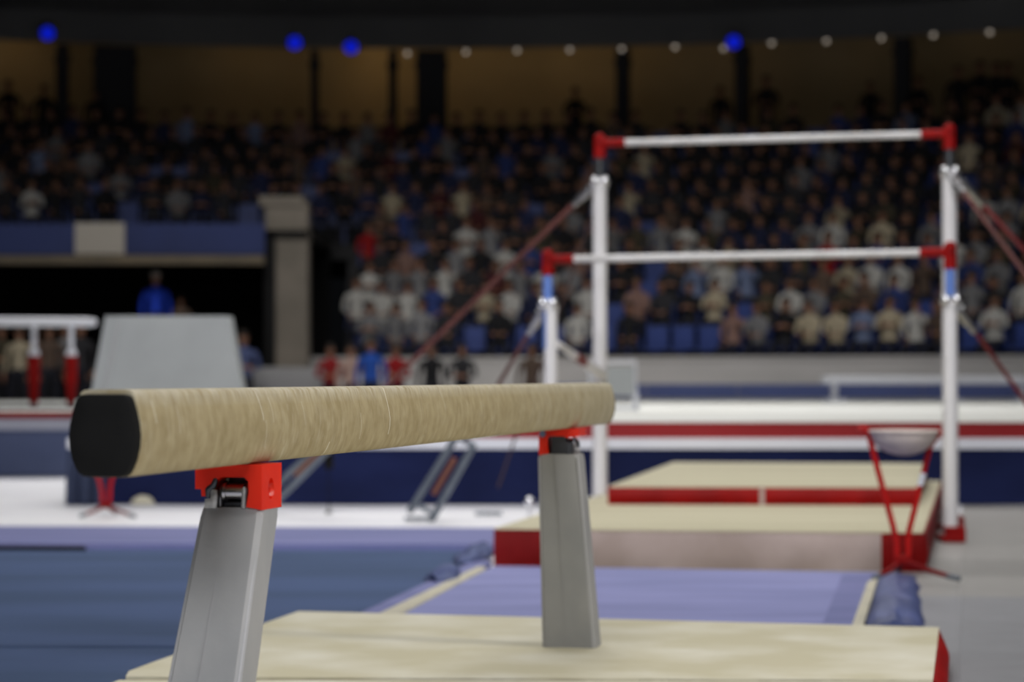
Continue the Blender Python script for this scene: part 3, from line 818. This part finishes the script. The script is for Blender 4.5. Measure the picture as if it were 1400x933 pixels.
thick('carpet_mat', [(-120, 744), (676, 746), (672, 757), (575, 802), (487, 838), (380, 883.5), (-120, 883.5)], 0, .02, slate, 'wide slate blue carpet mat on the floor at left', 'floor mat')
thick('carpet_mat', [(-120, 885.8), (374, 886.5), (120, 1010), (-120, 1010)], 0, .02, slate, 'slate blue carpet mat at bottom left, nearer than its joint line', 'floor mat')
thick('edge_mat', [(-120, 719), (706, 722), (694, 745), (-120, 743)], 0, .055, lilac2, 'long lilac mat lying across the floor behind the slate carpet', 'floor mat', bevel=0)
thick('landing_mat', [(536, 845), (660, 782), (676, 774), (1200, 783), (1152, 880), (500, 870)], 0, .022, lilac, 'lilac mat between the two beige mats', 'floor mat')
thick('landing_mat', [(1114, 880), (1152, 785), (1192, 785), (1160, 880)], .022, .027, lilac2, 'duller lilac flap at the right edge of the lilac mat', 'mat flap')
thick('border_strip', [(488, 840), (656, 763), (672, 768), (530, 842)], 0, .03, lilac2, 'lilac border strip running diagonally beside the slate carpet', 'floor strip')
thick('cream_tape', [(512, 842), (600, 800), (655, 774), (664, 776), (540, 842)], .0, .034, tape, 'cream tape strip along the diagonal lilac border', 'tape')
thick('cream_tape', [(1156, 880), (1186, 796), (1201, 787), (1172, 880)], 0, .03, tape, 'cream tape strip beside the blue bolster at right', 'tape')
# crumpled cloth lumps on the border strip
for k, (px, py, w, l, h, lb) in enumerate(((604, 800, .07, .22, .055, 'small dark blue crumpled cloth on the lilac border strip'), (648, 769, .09, .5, .05, 'grey-blue crumpled cloth beside the red mat corner'))):
    p = ground(px, py); bm = bmesh.new(); sphere(bm, (0, 0, 0), 1, w, l, h, 26, 14)
    for q in bm.verts:
        nn = mnoise.noise(q.co * 11 + Vector((k, 0, 0))); q.co.z = max(0, q.co.z * (1 + 1.3 * nn)); q.co.x += nn * .05
    dd = ground(660, 766) - ground(590, 806)
    o = finish('crumpled_cloth', bm, mat('dark_blue_cloth', srgb(58, 68, 112), srgb(80, 90, 128), .8, scale=(9, 9, 9)), angle=80)
    o.location = (p.x, p.y, .03); o.rotation_euler = (0, 0, -math.atan2(dd.x, dd.y)); tag(o, lb, 'cloth')
thick('gap_shade_strip', [(-60, 743), (112, 744), (118, 749), (-60, 748)], 0, .04, black_cap, 'black strip standing in for the shaded gap under the lilac mat at far left', 'strip')  # strip paints the shade in the gap under the mat's near edge
# blue bolster: rounded edge falling from the mat to the floor
bm = bmesh.new(); rings = []
for k in range(18):
    t = k / 17
    pl = ground(1201 - 22 * t, 789 + 86 * t); pr = ground(1254 + 12 * t, 789 + 86 * t); d = pl.y; hgt = .018 + .062 * min(1, t * 2.2) + .01 * math.sin(t * 11)
    r = []
    for j in range(13):
        s = j / 12; x = pl.x + (pr.x - pl.x) * s; z = hgt * math.sin(PI * min(1, max(0, s))) ** .55
        x += .02 * mnoise.noise(Vector((t * 9, s * 4, 1))); z += .018 * mnoise.noise(Vector((t * 8, s * 7, 5))) * math.sin(PI * s)
        r.append(bm.verts.new((x, d, max(0, z))))
    rings.append(r)
loft(bm, rings)
tag(finish('bolster', bm, blue_v, angle=70), 'rounded blue vinyl bolster at the right end of the lilac mat', 'bolster')

# ================================================================== BAR LANDING MATS
zt1 = .21


def mat_block(name, corners, z0, z1, top_m, label, side_ms, zback=None, bevel=.01):
    """corners front-left, front-right, back-right, back-left; cover top plus coloured sides"""
    t = empty(name, (corners[0][0], corners[0][1], z0)); tag(t, label, 'landing mat')
    c = [Vector((p[0] - corners[0][0], p[1] - corners[0][1])) for p in corners]
    h = z1 - z0; hb = (zback - z0) if zback else h
    ctr = sum(c, Vector((0, 0))) / 4
    bm = bmesh.new(); ins = [p + (ctr - p).normalized() * .012 for p in c]
    prism(bm, ins, 0, [h - .006, h - .006, hb - .006, hb - .006]); finish('core', bm, side_ms.get('core', red_v), t)
    bm = bmesh.new(); prism(bm, c, [h - .012, h - .012, hb - .012, hb - .012], [h, h, hb, hb]); finish('cover', bm, top_m, t, bevel=.005)
    return t, c, h


fl, frr = ground(676, 775), ground(1262, 782)
un = Vector((math.sin(math.radians(10.5)), math.cos(math.radians(10.5)), 0))
un_r = Vector((math.sin(math.radians(10.6)), math.cos(math.radians(10.6)), 0))
L1 = 6.7
t1, c1, h1 = mat_block('landing_mat', [fl[:2], frr[:2], (frr + un_r * L1)[:2], (fl + un * L1)[:2]], 0, zt1, tan2, 'large beige landing mat with red corners and taupe front under the uneven bars', {})


def facing(parent, a, b, x0, x1, h, m, name, off=.012):
    """panel on the side running a->b between fractions x0..x1"""
    d = b - a; nrm = Vector((d.y, -d.x)).normalized()
    p, q = a + d * x0 + nrm * off, a + d * x1 + nrm * off
    n = max(6, int((q - p).length / .06)); bm = bmesh.new(); g = []
    for k in range(n + 1):
        s = k / n; base = p + (q - p) * s; colv = []
        for j in range(6):
            z = h * j / 5; bul = .014 * math.sin(PI * j / 5) + .006 * mnoise.noise(Vector((s * 9, z * 12, 2)))
            e = base + nrm * bul; colv.append(bm.verts.new((e.x, e.y, z)))
        e = base - nrm * (off + .03); colv += [bm.verts.new((e.x, e.y, h)), bm.verts.new((e.x, e.y, 0))]
        g.append(colv)
    loft(bm, g)
    return finish(name, bm, m, parent, angle=50)


wf = (c1[1] - c1[0]).length
facing(t1, c1[0], c1[1], 0, .215, h1 - .01, red_dark, 'red_corner')
facing(t1, c1[0], c1[1], .216, .905, h1 - .01, cloth, 'taupe_front')
facing(t1, c1[0], c1[1], .906, 1.0, h1 - .01, red_v, 'red_corner')
facing(t1, c1[1], c1[2], 0.0, 1, h1 - .01, red_v, 'red_side')
# tier on top
a2, b2 = ground(831, 690, zt1), ground(1250, 690.5, zt1)
b2.y = a2.y - (b2.x - a2.x) * math.tan(math.radians(4))
t2, c2, h2 = mat_block('landing_mat', [a2[:2], b2[:2], (b2 + un_r * 3.45)[:2], (a2 + un * 3.6)[:2]], zt1, zt1 + .118, tan2, 'upper beige landing mat with bright red front stacked behind the low bar', {'core': red_v}, zback=.365)
facing(t2, c2[0], c2[1], 0, .5, h2 - .006, red_v, 'red_front', .01); facing(t2, c2[0], c2[1], .503, 1, h2 - .006, red_v, 'red_front', .01)
bm = bmesh.new(); m_ = c2[0] + (c2[1] - c2[0]) * .5; bx(bm, (m_.x, m_.y - .03, h2 / 2), (.03, .012, h2)); finish('buckle_strap', bm, cloth, t2)

# ================================================================== UNEVEN BARS
ub = empty('uneven_bars', (1.6, 16.3, 0)); tag(ub, 'uneven bars with white posts, red end fittings and tension cables', 'uneven bars')
UB = Vector(ub.location)


def L(p): return Vector(p) - UB


dHL, dHR, dLL, dLR = 17.6, 16.85, 16.7, 15.7
posts = {}
for key, px, py, d, top_py in (('HL', 820, 196, dHL, 249), ('HR', 1298, 183, dHR, 235), ('LL', 749, 355, dLL, 416), ('LR', 1299, 345, dLR, 411)):
    p = at(px, py, d); zt_ = at(px, top_py, d).z; g = Vector((p.x, p.y, 0))
    if key == 'LL': g.x = at(753, 500, d).x
    high = key[0] == 'H'
    bm = bmesh.new(); pr = .053 if high else .047; tube(bm, L(g), L(g + Vector((0, 0, zt_))), pr, pr * .94, 20); tube(bm, L(g + Vector((0, 0, zt_ - .05))), L(g + Vector((0, 0, zt_ + .01))), pr * 1.08, pr * 1.05, 20)
    po = finish('post', bm, white_post, ub)
    bm = bmesh.new(); tube(bm, L(Vector((p.x, p.y, zt_ - .3))), L(Vector((p.x, p.y, p.z - .03))), .033, .033, 16)
    o = finish('extension_tube', bm, dark_tube if high else blue_tube, ub)
    o['label'] = 'dark extension tube' if high else 'blue extension tube'
    bm = bmesh.new(); bx(bm, L(Vector((p.x, p.y, zt_ + .005))), (.13, .07, .055)); o = finish('clamp_collar', bm, steel, ub, bevel=.012)
    for s in (-1, 1):
        bm = bmesh.new(); sphere(bm, L(Vector((p.x + s * .036, p.y - .05, zt_ + .005))), .033); finish('clamp_knob', bm, chrome, o)
    bm = bmesh.new(); bx(bm, L(Vector((g.x, g.y + .05, .02))), (.34 if key[1] != 'R' else .13, .5 if key[1] != 'R' else .24, .04)); bx(bm, L(Vector((g.x + .02, g.y, .05))), (.13, .13, .1))
    o = finish('base_foot', bm, red_v if key[1] == 'R' else white_post, ub, bevel=.01)
    if key in ('HL', 'LL'):
        for s in ((-.062, .032) if key == 'HL' else (-.145, -.05)):
            bm = bmesh.new(); c = L(Vector((g.x + s, g.y - .08, .165 if key == 'HL' else .21))); sphere(bm, c, .034); tube(bm, c, c - Vector((0, -.08, .1)), .012)
            finish('floor_bolt', bm, chrome, o)
    posts[key] = (p, g, zt_)
for hk, r in (('H', .0245), ('L', .0245)):
    a, b = posts[hk + 'L'][0], posts[hk + 'R'][0]; d = (b - a).normalized(); LL_ = (b - a).length
    bm = bmesh.new(); n = 20; pts = [a + d * (.17 + (LL_ - .36) * k / n) for k in range(n + 1)]
    tube(bm, L(a + d * .1), L(b - d * .1), r, r, 16); o = finish('bar', bm, bar_m, ub)
    o['label'] = 'upper round bar' if hk == 'H' else 'lower round bar'
    for e, s in ((a, 1), (b, -1)):
        bm = bmesh.new(); tube(bm, L(e + Vector((0, 0, -.105))), L(e + Vector((0, 0, .04))), .043, .04, 16)
        sphere(bm, L(e + Vector((0, 0, .03))), .042)
        tube(bm, L(e), L(e + d * s * .19), .033, .03, 14); finish('end_fitting', bm, red_v, ub)
        bm = bmesh.new(); tube(bm, L(e + Vector((0, -.06, .01))), L(e + Vector((0, .04, .01))), .014, .014, 10); tube(bm, L(e + d * s * .08 + Vector((0, -.04, .005))), L(e + d * s * .08), .012); finish('fitting_pin', bm, red_dark, ub)


def cable(p0, p1, n0, sleeve, r=.014, ten=None, ten_m=None, label=None):
    """p0 at the post, p1 floor anchor; n0 length of the steel link at the top; ten = (length, gap) twin rods at the foot"""
    p0, p1 = Vector(p0), Vector(p1); d = (p1 - p0).normalized(); LN = (p1 - p0).length
    rt = bmesh.new(); end = LN - (ten[0] if ten else .25)
    tube(rt, L(p0 + d * n0 * .9), L(p0 + d * end), r, r, 10); o = finish('cable', rt, sleeve, ub)
    bm = bmesh.new(); tube(bm, L(p0), L(p0 + d * n0), .02, .024, 10); tube(bm, L(p0 + d * n0 * .35), L(p0 + d * n0 * .75), .034, .034, 10); sphere(bm, L(p0 + d * n0 * .2), .03); finish('cable_link', bm, steel, o)
    bm = bmesh.new()
    sd = d.cross(Vector((0, 1, 0))).normalized()
    if ten:
        for s in (-1, 1):
            tube(bm, L(p0 + d * end + sd * s * ten[1] * (.8 if s < 0 else .8)), L(p1 - d * .03 + sd * s * ten[1]), .026, .026, 10)
        tube(bm, L(p0 + d * end - sd * ten[1]), L(p0 + d * end + sd * ten[1]), .02); tube(bm, L(p1 - d * .12 - sd * ten[1]), L(p1 - d * .12 + sd * ten[1]), .018)
    if ten: finish('tension_rods', bm, alu, o); bm = bmesh.new()
    bx(bm, L(Vector((p1.x, p1.y, .012))), (.2, .1, .02)); finish('floor_anchor', bm, alu, o)
    if ten:
        bm = bmesh.new(); q = p0 + d * (end + .2); tube(bm, L(q), L(q + d * .38), .02, .02, 8); finish('ratchet_strap', bm, strap_brown, o)
    return o


tp = {k: Vector((posts[k][0].x, posts[k][0].y, posts[k][2] + .02)) for k in posts}
cable(tp['HL'], ground(352, 700), .28, cable_m, .019, (1.05, .045))
cable(tp['HL'] + Vector((0, 0, -.1)), ground(668, 704), .16, mat('dim_cable', srgb(58, 40, 38), rough=.8), .009)
cable(tp['LL'], ground(572, 711), .32, cable_m, .015, (.88, .085))
cable(tp['HR'], ground(1751, 722), .34, cable_red, .016)
cable(tp['HR'] + Vector((0, 0, -.03)), ground(1714, 790), .3, cable_m, .014)
cable(tp['LR'], ground(1530, 727), .32, cable_red, .014)
# cross link between the left posts
a = at(762, 470, dLL); b = at(822, 512, dHL - .1); d = b - a
bm = bmesh.new(); tube(bm, L(a), L(a + d * .42), .022, .026, 10); tube(bm, L(a + d * .56), L(b), .028, .05, 10); o = finish('cross_link', bm, white_post, ub)
bm = bmesh.new(); tube(bm, L(a + d * .4), L(a + d * .6), .03, .03, 10); finish('link_sleeve', bm, cable_red, o)

# ================================================================== CHALK BOWL STANDS


def chalk_stand(label, loc):
    t = empty('chalk_stand', loc); tag(t, label, 'chalk stand', 'red chalk stands')
    k = 12.45 / F

    def q(px, py, y=0): return Vector(((px - 1236) * k, y, max(.012, (800 - py) * k + .0)))
    bm = bmesh.new(); R = .172; zt_ = q(0, 597).z; n = 20; rings = []
    for j in range(9):
        t_ = j / 8 * PI / 2; rr = R * math.cos(t_); rings.append((max(rr, .004), zt_ - .122 * math.sin(t_)))
    rs = [[bm.verts.new((rr * math.cos(2 * PI * i / n), rr * math.sin(2 * PI * i / n), z)) for i in range(n)] for rr, z in rings]
    loft(bm, rs, caps=False); ri = [[bm.verts.new((rr * .95 * math.cos(2 * PI * i / n), rr * .95 * math.sin(2 * PI * i / n), z + .006)) for i in range(n)] for rr, z in rings]
    loft(bm, ri, caps=False)
    for i in range(n): bm.faces.new((rs[0][i], rs[0][(i + 1) % n], ri[0][(i + 1) % n], ri[0][i]))
    bm.faces.new(rs[-1])
    bw = finish('bowl', bm, bowl_m, t, angle=60)
    bm = bmesh.new(); tor = [Vector((R * 1.02 * math.cos(2 * PI * i / 24), R * 1.02 * math.sin(2 * PI * i / 24), zt_)) for i in range(25)]; path_tube(bm, tor, .008, 8); finish('rim', bm, bowl_m, bw)
    bm = bmesh.new(); path_tube(bm, [q(1174, 593), q(1184, 593), q(1189, 606), q(1200, 650), q(1221, 728), q(1226, 752), q(1226, 782)], .0155, 10); finish('leg', bm, red_leg, t)
    bm = bmesh.new(); path_tube(bm, [q(1288, 596), q(1283, 602), q(1272, 618), q(1257, 680), q(1243, 735), q(1242, 755), q(1242, 784)], .0155, 10); finish('leg', bm, red_leg, t)
    bm = bmesh.new(); bx(bm, ((1234 - 1236) * k, 0, q(0, 775).z), (.085, .035, .05)); finish('hub', bm, red_v, t, bevel=.006)
    for e in (q(1190, 797, -.14), q(1300, 808, -.2), q(1240, 790, .32)):
        bm = bmesh.new(); path_tube(bm, [q(1234, 776), Vector((e.x * .5, e.y * .5, .045)), Vector((e.x, e.y, .014))], [.014, .013, .011], 10); f = finish('foot', bm, red_dark, t)
        bm = bmesh.new(); tube(bm, Vector((e.x * .8, e.y * .8, .024)), Vector((e.x * 1.04, e.y * 1.04, .014)), .013, .014, 8); finish('foot_tip', bm, alu, f)
    bm = bmesh.new(); a, b = q(1263, 655, -.004), q(1258, 672, -.004); tube(bm, a, b, .0145); finish('tape_wrap', bm, white_trim, t)
    return t


p = ground(1236, 797); chalk_stand('red V-legged chalk stand with pale bowl in front of the low bar mat', (p.x, p.y, .022))
p = ground(146, 707); chalk_stand('red chalk stand half hidden below the black beam end', (p.x, p.y, 0))
# small round thing at the foot of the skirt
p = ground(200, 688); bm = bmesh.new(); sphere(bm, (0, 0, 0), .09, 1.1, .7, .8); 
for q in bm.verts: q.co.z = max(q.co.z, -.0)
o = finish('chalk_lump', bm, tape); o.location = (p.x, p.y - .2, 0); tag(o, 'small cream lump on the floor at the foot of the navy skirt', 'chalk')
# dark bracket hanging from the high bar cable area
p = at(428, 622, 19.0)
cs = empty('floor_camera', (p.x + .03, 19.0, 0)); tag(cs, 'small black device on a thin stand under the middle of the beam', 'camera')
bm = bmesh.new(); bx(bm, (0, 0, p.z + .02), (.24, .12, .08)); bx(bm, (.09, 0, p.z - .05), (.07, .08, .12)); finish('body', bm, black_cap, cs, bevel=.015)
bm = bmesh.new(); tube(bm, (.09, 0, p.z - .1), (.09, 0, .01), .004); tube(bm, (.09, 0, .02), (.09, 0, 0), .02, .025, 16); finish('stand', bm, black_cap, cs)

# ================================================================== BEAM LANDING MATS
zb_ = .116
top_pts = [(408, 836), (1284, 858), (1275.5, 929.5), (172, 925), (176, 918), (208, 906)]


def soft_mat(name, pxs, label, seam_back=False, right=(0, 1)):
    g = [ground(x, y, zb_) for x, y in pxs]; o0 = Vector((g[0].x, g[0].y, 0))
    t = empty(name, o0); tag(t, label, 'landing mat', 'beige mats under the balance beam')
    pts = [(p.x - o0.x, p.y - o0.y) for p in g]
    bm = bmesh.new(); prism(bm, pts, zb_ - .02, zb_); finish('cover', bm, tan, t, bevel=.006)
    bm = bmesh.new(); ctr = Vector((sum(p[0] for p in pts) / len(pts), sum(p[1] for p in pts) / len(pts)))
    ins = [Vector(p) + (ctr - Vector(p)).normalized() * .012 for p in pts]; prism(bm, ins, 0, zb_ - .018); finish('core', bm, tan, t)
    # bulging red right side
    a, b = Vector(pts[right[0]]), Vector(pts[right[1]]); d = b - a; nrm = Vector((-d.y, d.x)).normalized()
    if nrm.x < 0: nrm = -nrm
    bm = bmesh.new(); rg = []; n = 24
    for k in range(n + 1):
        s = (k / n) ** 2; base = a + d * s; endt = min(1, (s * d.length + .0) / .45) ** .5 if right[2] else 1
        r = []
        for j in range(9):
            ang = PI * j / 8; e = base + nrm * (.042 * math.sin(ang) ** .8 * max(endt, .05)); r.append(bm.verts.new((e.x, e.y, .002 + (zb_ - .004) * (1 - j / 8))))
        e = base - nrm * .01; r += [bm.verts.new((e.x, e.y, .002)), bm.verts.new((e.x, e.y, zb_ - .004))]
        rg.append(r)
    loft(bm, rg); finish('red_side', bm, red_v, t, angle=60)
    return t


soft_mat('landing_mat', top_pts, 'wide beige mat under the far leg of the balance beam', right=(1, 2, True))
soft_mat('landing_mat', [(163, 930), (1275.2, 933.2), (1240, 1230), (-560, 1210)], 'beige mat along the bottom edge under the near beam leg', right=(1, 2, False))

# ================================================================== BALANCE BEAM
aB = math.atan(704 / F); uB = Vector((math.sin(aB), math.cos(aB), 0)); near = Vector(((140 - 700) / F * 4.215, 4.215, 0))
mid = near + uB * 2.5
beam = empty('balance_beam', (mid.x, mid.y, zb_), -aB)
tag(beam, 'tan suede balance beam with black end cap on two grey legs', 'balance beam')
zT, zB = CAMZ - .021 - zb_, CAMZ - .021 - .15 - zb_


def beam_profile(s=1.0):
    c = (zT + zB) / 2; half = [(.0, .075), (.030, .075), (.0415, .0735), (.0475, .069), (.0505, .061), (.0560, .042), (.0605, .021), (.0625, 0.0), (.0612, -.021), (.0560, -.044), (.0495, -.060), (.0440, -.069), (.0365, -.0738), (.026, -.075), (0, -.075)]
    pts = half + [(-x, z) for x, z in half[-2:0:-1]]
    return [(x * s, c + z * s) for x, z in pts]


bm = bmesh.new(); rings = []
for y in [-2.478] + [-2.4 + 4.8 * k / 40 for k in range(41)] + [2.478]:
    rings.append([bm.verts.new((x, y, z)) for x, z in beam_profile()])
loft(bm, rings)
bo = finish('beam_body', bm, beam_suede, beam, angle=50)
# texture is written for heights above the floor
bo.location.z = 0
for vtx in bo.data.vertices: vtx.co.z += zb_
bo.location.z = -zb_
for s in (-1, 1):
    bm = bmesh.new(); rings = []
    for (dy, sc) in ((2.470, .985), (2.494, .985), (2.5, .965), (2.503, .90), (2.504, .5)):
        rings.append([bm.verts.new((x, s * dy, zB + (z - zB) * .957)) for x, z in beam_profile(sc)])
    loft(bm, rings); o = finish('end_cap', bm, black_cap, beam, angle=40); o['label'] = 'black rubber end cap'

zLeg = .783 - zb_


def make_leg(sgn, y_top, out, w0, w1, d0, d1):
    """box leg: top centre y_top, foot moved outwards by out (sgn)"""
    bm = bmesh.new(); rings = []
    for t in (0, .03, .5, 1):
        z = zLeg * (1 - t); yc = y_top + sgn * out * t; w = w0 + (w1 - w0) * t; d = d0 + (d1 - d0) * t
        if t == 0: w -= .004; d -= .004
        c = .011; r = [(-w / 2 + c, -d / 2), (w / 2 - c, -d / 2), (w / 2, -d / 2 + c), (w / 2, d / 2 - c), (w / 2 - c, d / 2), (-w / 2 + c, d / 2), (-w / 2, d / 2 - c), (-w / 2, -d / 2 + c)]
        rings.append([bm.verts.new((x, yc + y, z)) for x, y in r])
    loft(bm, rings); o = finish('leg', bm, leg_grey, beam, angle=20)
    bm = bmesh.new(); y0, y1 = y_top - d0 / 2 - .0005, y_top + sgn * out - d1 / 2 - .0005
    tube(bm, (-.008, y0, zLeg - .004), (-.008, y1, .004), .0009, .0011, 6); finish('seam', bm, seam_m, o)
    for sx in (-1, 1):  # pale tubes paint the worn, bright highlight lines along the leg edges
        bm = bmesh.new()
        tube(bm, (sx * (w0 / 2 - .005), y0 + .005, zLeg - .012), (sx * (w1 / 2 - .005), y1 + .005, .004), .0028, .0028, 8); finish('worn_edge_highlight', bm, leg_edge, o)
    return o


make_leg(-1, -2.5 + .76, .36, .128, .165, .118, .118)
make_leg(1, 2.5 - .76, .20, .140, .186, .118, .125)
BT = zB


def bool_cut(o, cutter):
    md = o.modifiers.new('cut', 'BOOLEAN'); md.operation = 'DIFFERENCE'; md.solver = 'EXACT'; md.object = cutter
    bpy.context.view_layer.update(); dg = bpy.context.evaluated_depsgraph_get(); me = bpy.data.meshes.new_from_object(o.evaluated_get(dg))
    o.modifiers.clear(); o.data = me; bpy.data.objects.remove(cutter)


def make_clamp(y, flip):
    s = -1 if flip else 1
    t = empty('clamp', (0, y, 0), PI if flip else 0); t.parent = beam
    zt_ = BT - .001; zl = zLeg
    h = zt_ - zl
    # red bracket profile in x-z, extruded along y
    prof = [(-.073, zt_), (.064, zt_), (.064, zl - .004), (.032, zl + .002), (.037, zl + .030), (.036, zl + .052), (.028, zl + .060), (-.020, zl + .060), (-.030, zl + .054), (-.044, zl + .038), (-.047, zl + .022),
            (-.060, zl + .022), (-.061, zl + .036), (-.073, zl + .036)]
    if flip: prof = [(x, max(z, zl + .056) if x < -.035 else z) for x, z in prof[:9]] + [(-.073, zl + .060)]
    bm = bmesh.new(); n = len(prof)
    rings = [[bm.verts.new((x, yy, z)) for x, z in prof] for yy in (-.066, .066)]
    loft(bm, rings)
    br = finish('bracket', bm, red_paint, t, angle=30, bevel=.0035, segs=2)
    bmc = bmesh.new(); bmesh.ops.create_cone(bmc, cap_ends=True, segments=24, radius1=.0185, radius2=.0185, depth=.03, matrix=Matrix.Translation((.064, -.004, zl + .036)) @ Matrix.Rotation(PI / 2, 4, 'Y') @ Matrix.Diagonal((1.15, 1.0, 1, 1)))
    cu = finish('cutter', bmc, red_paint); cu.parent = t; bool_cut(br, cu)
    for f in br.data.polygons: f.use_smooth = True
    br.data.set_sharp_from_angle(angle=math.radians(38)); w = br.modifiers.new('weighted', 'WEIGHTED_NORMAL'); w.weight = 80; w.keep_sharp = True
    bm = bmesh.new(); bx(bm, (.0, .0, zl + .004), (.05, .08, .012)); bx(bm, (-.002, .03, zl + .031), (.052, .05, .058)); bx(bm, (-.035, .045, zl + .02), (.02, .03, .04)); bx(bm, (-.004, .0, zl + .024), (.075, .006, .05)); finish('inner_plate', bm, dark_steel, t, bevel=.002)
    bm = bmesh.new(); tube(bm, (-.016, -.036, zl + .030), (.020, -.036, zl + .030), .0155, .0155, 20); tube(bm, (-.022, -.036, zl + .030), (-.016, -.036, zl + .030), .019, .019, 20); finish('roller', bm, steel, t)
    bm = bmesh.new()
    for (x, w) in ((-.026, .007), (.026, .007)):
        vs = [(x, -.055, zl - .004), (x, -.02, zl - .004), (x, -.018, zl + .035), (x, -.034, zl + .048), (x, -.052, zl + .036)]
        A = [bm.verts.new((p[0] - w / 2, p[1], p[2])) for p in vs]; B = [bm.verts.new((p[0] + w / 2, p[1], p[2])) for p in vs]; loft(bm, [A, B])
    finish('link_arm', bm, steel, t, bevel=.0015)
    def plate(name, pts, y0, y1, m):
        bm = bmesh.new(); loft(bm, [[bm.verts.new((x, yy, zl + z)) for x, z in pts] for yy in (y0, y1)]); return finish(name, bm, m, t, bevel=.0012)
    plate('catch_plate', [(-.055, -.001), (-.0535, .017), (-.0425, .018), (-.0415, .026), (-.043, .031), (-.039, .036), (-.031, .034), (-.029, .020), (-.031, -.001)], -.064, -.050, pale_steel)
    plate('latch', [(-.051, .019), (-.0525, .036), (-.048, .042), (-.040, .047), (-.035, .058), (-.028, .058), (-.033, .040), (-.043, .033), (-.0445, .019)], -.0665, -.054, dark_steel)
    plate('side_plate', [(.021, -.001), (.0225, .038), (.027, .041), (.031, .036), (.029, -.001)], -.064, -.050, pale_steel)
    bm = bmesh.new(); tube(bm, (.05, .072, zt_ - .018), (.05, .064, zt_ - .018), .011, .0095, 16); finish('bolt', bm, bolt_blue, t)
    return t


make_clamp(-2.5 + .76 + .0, False)
make_clamp(2.5 - .76, True)
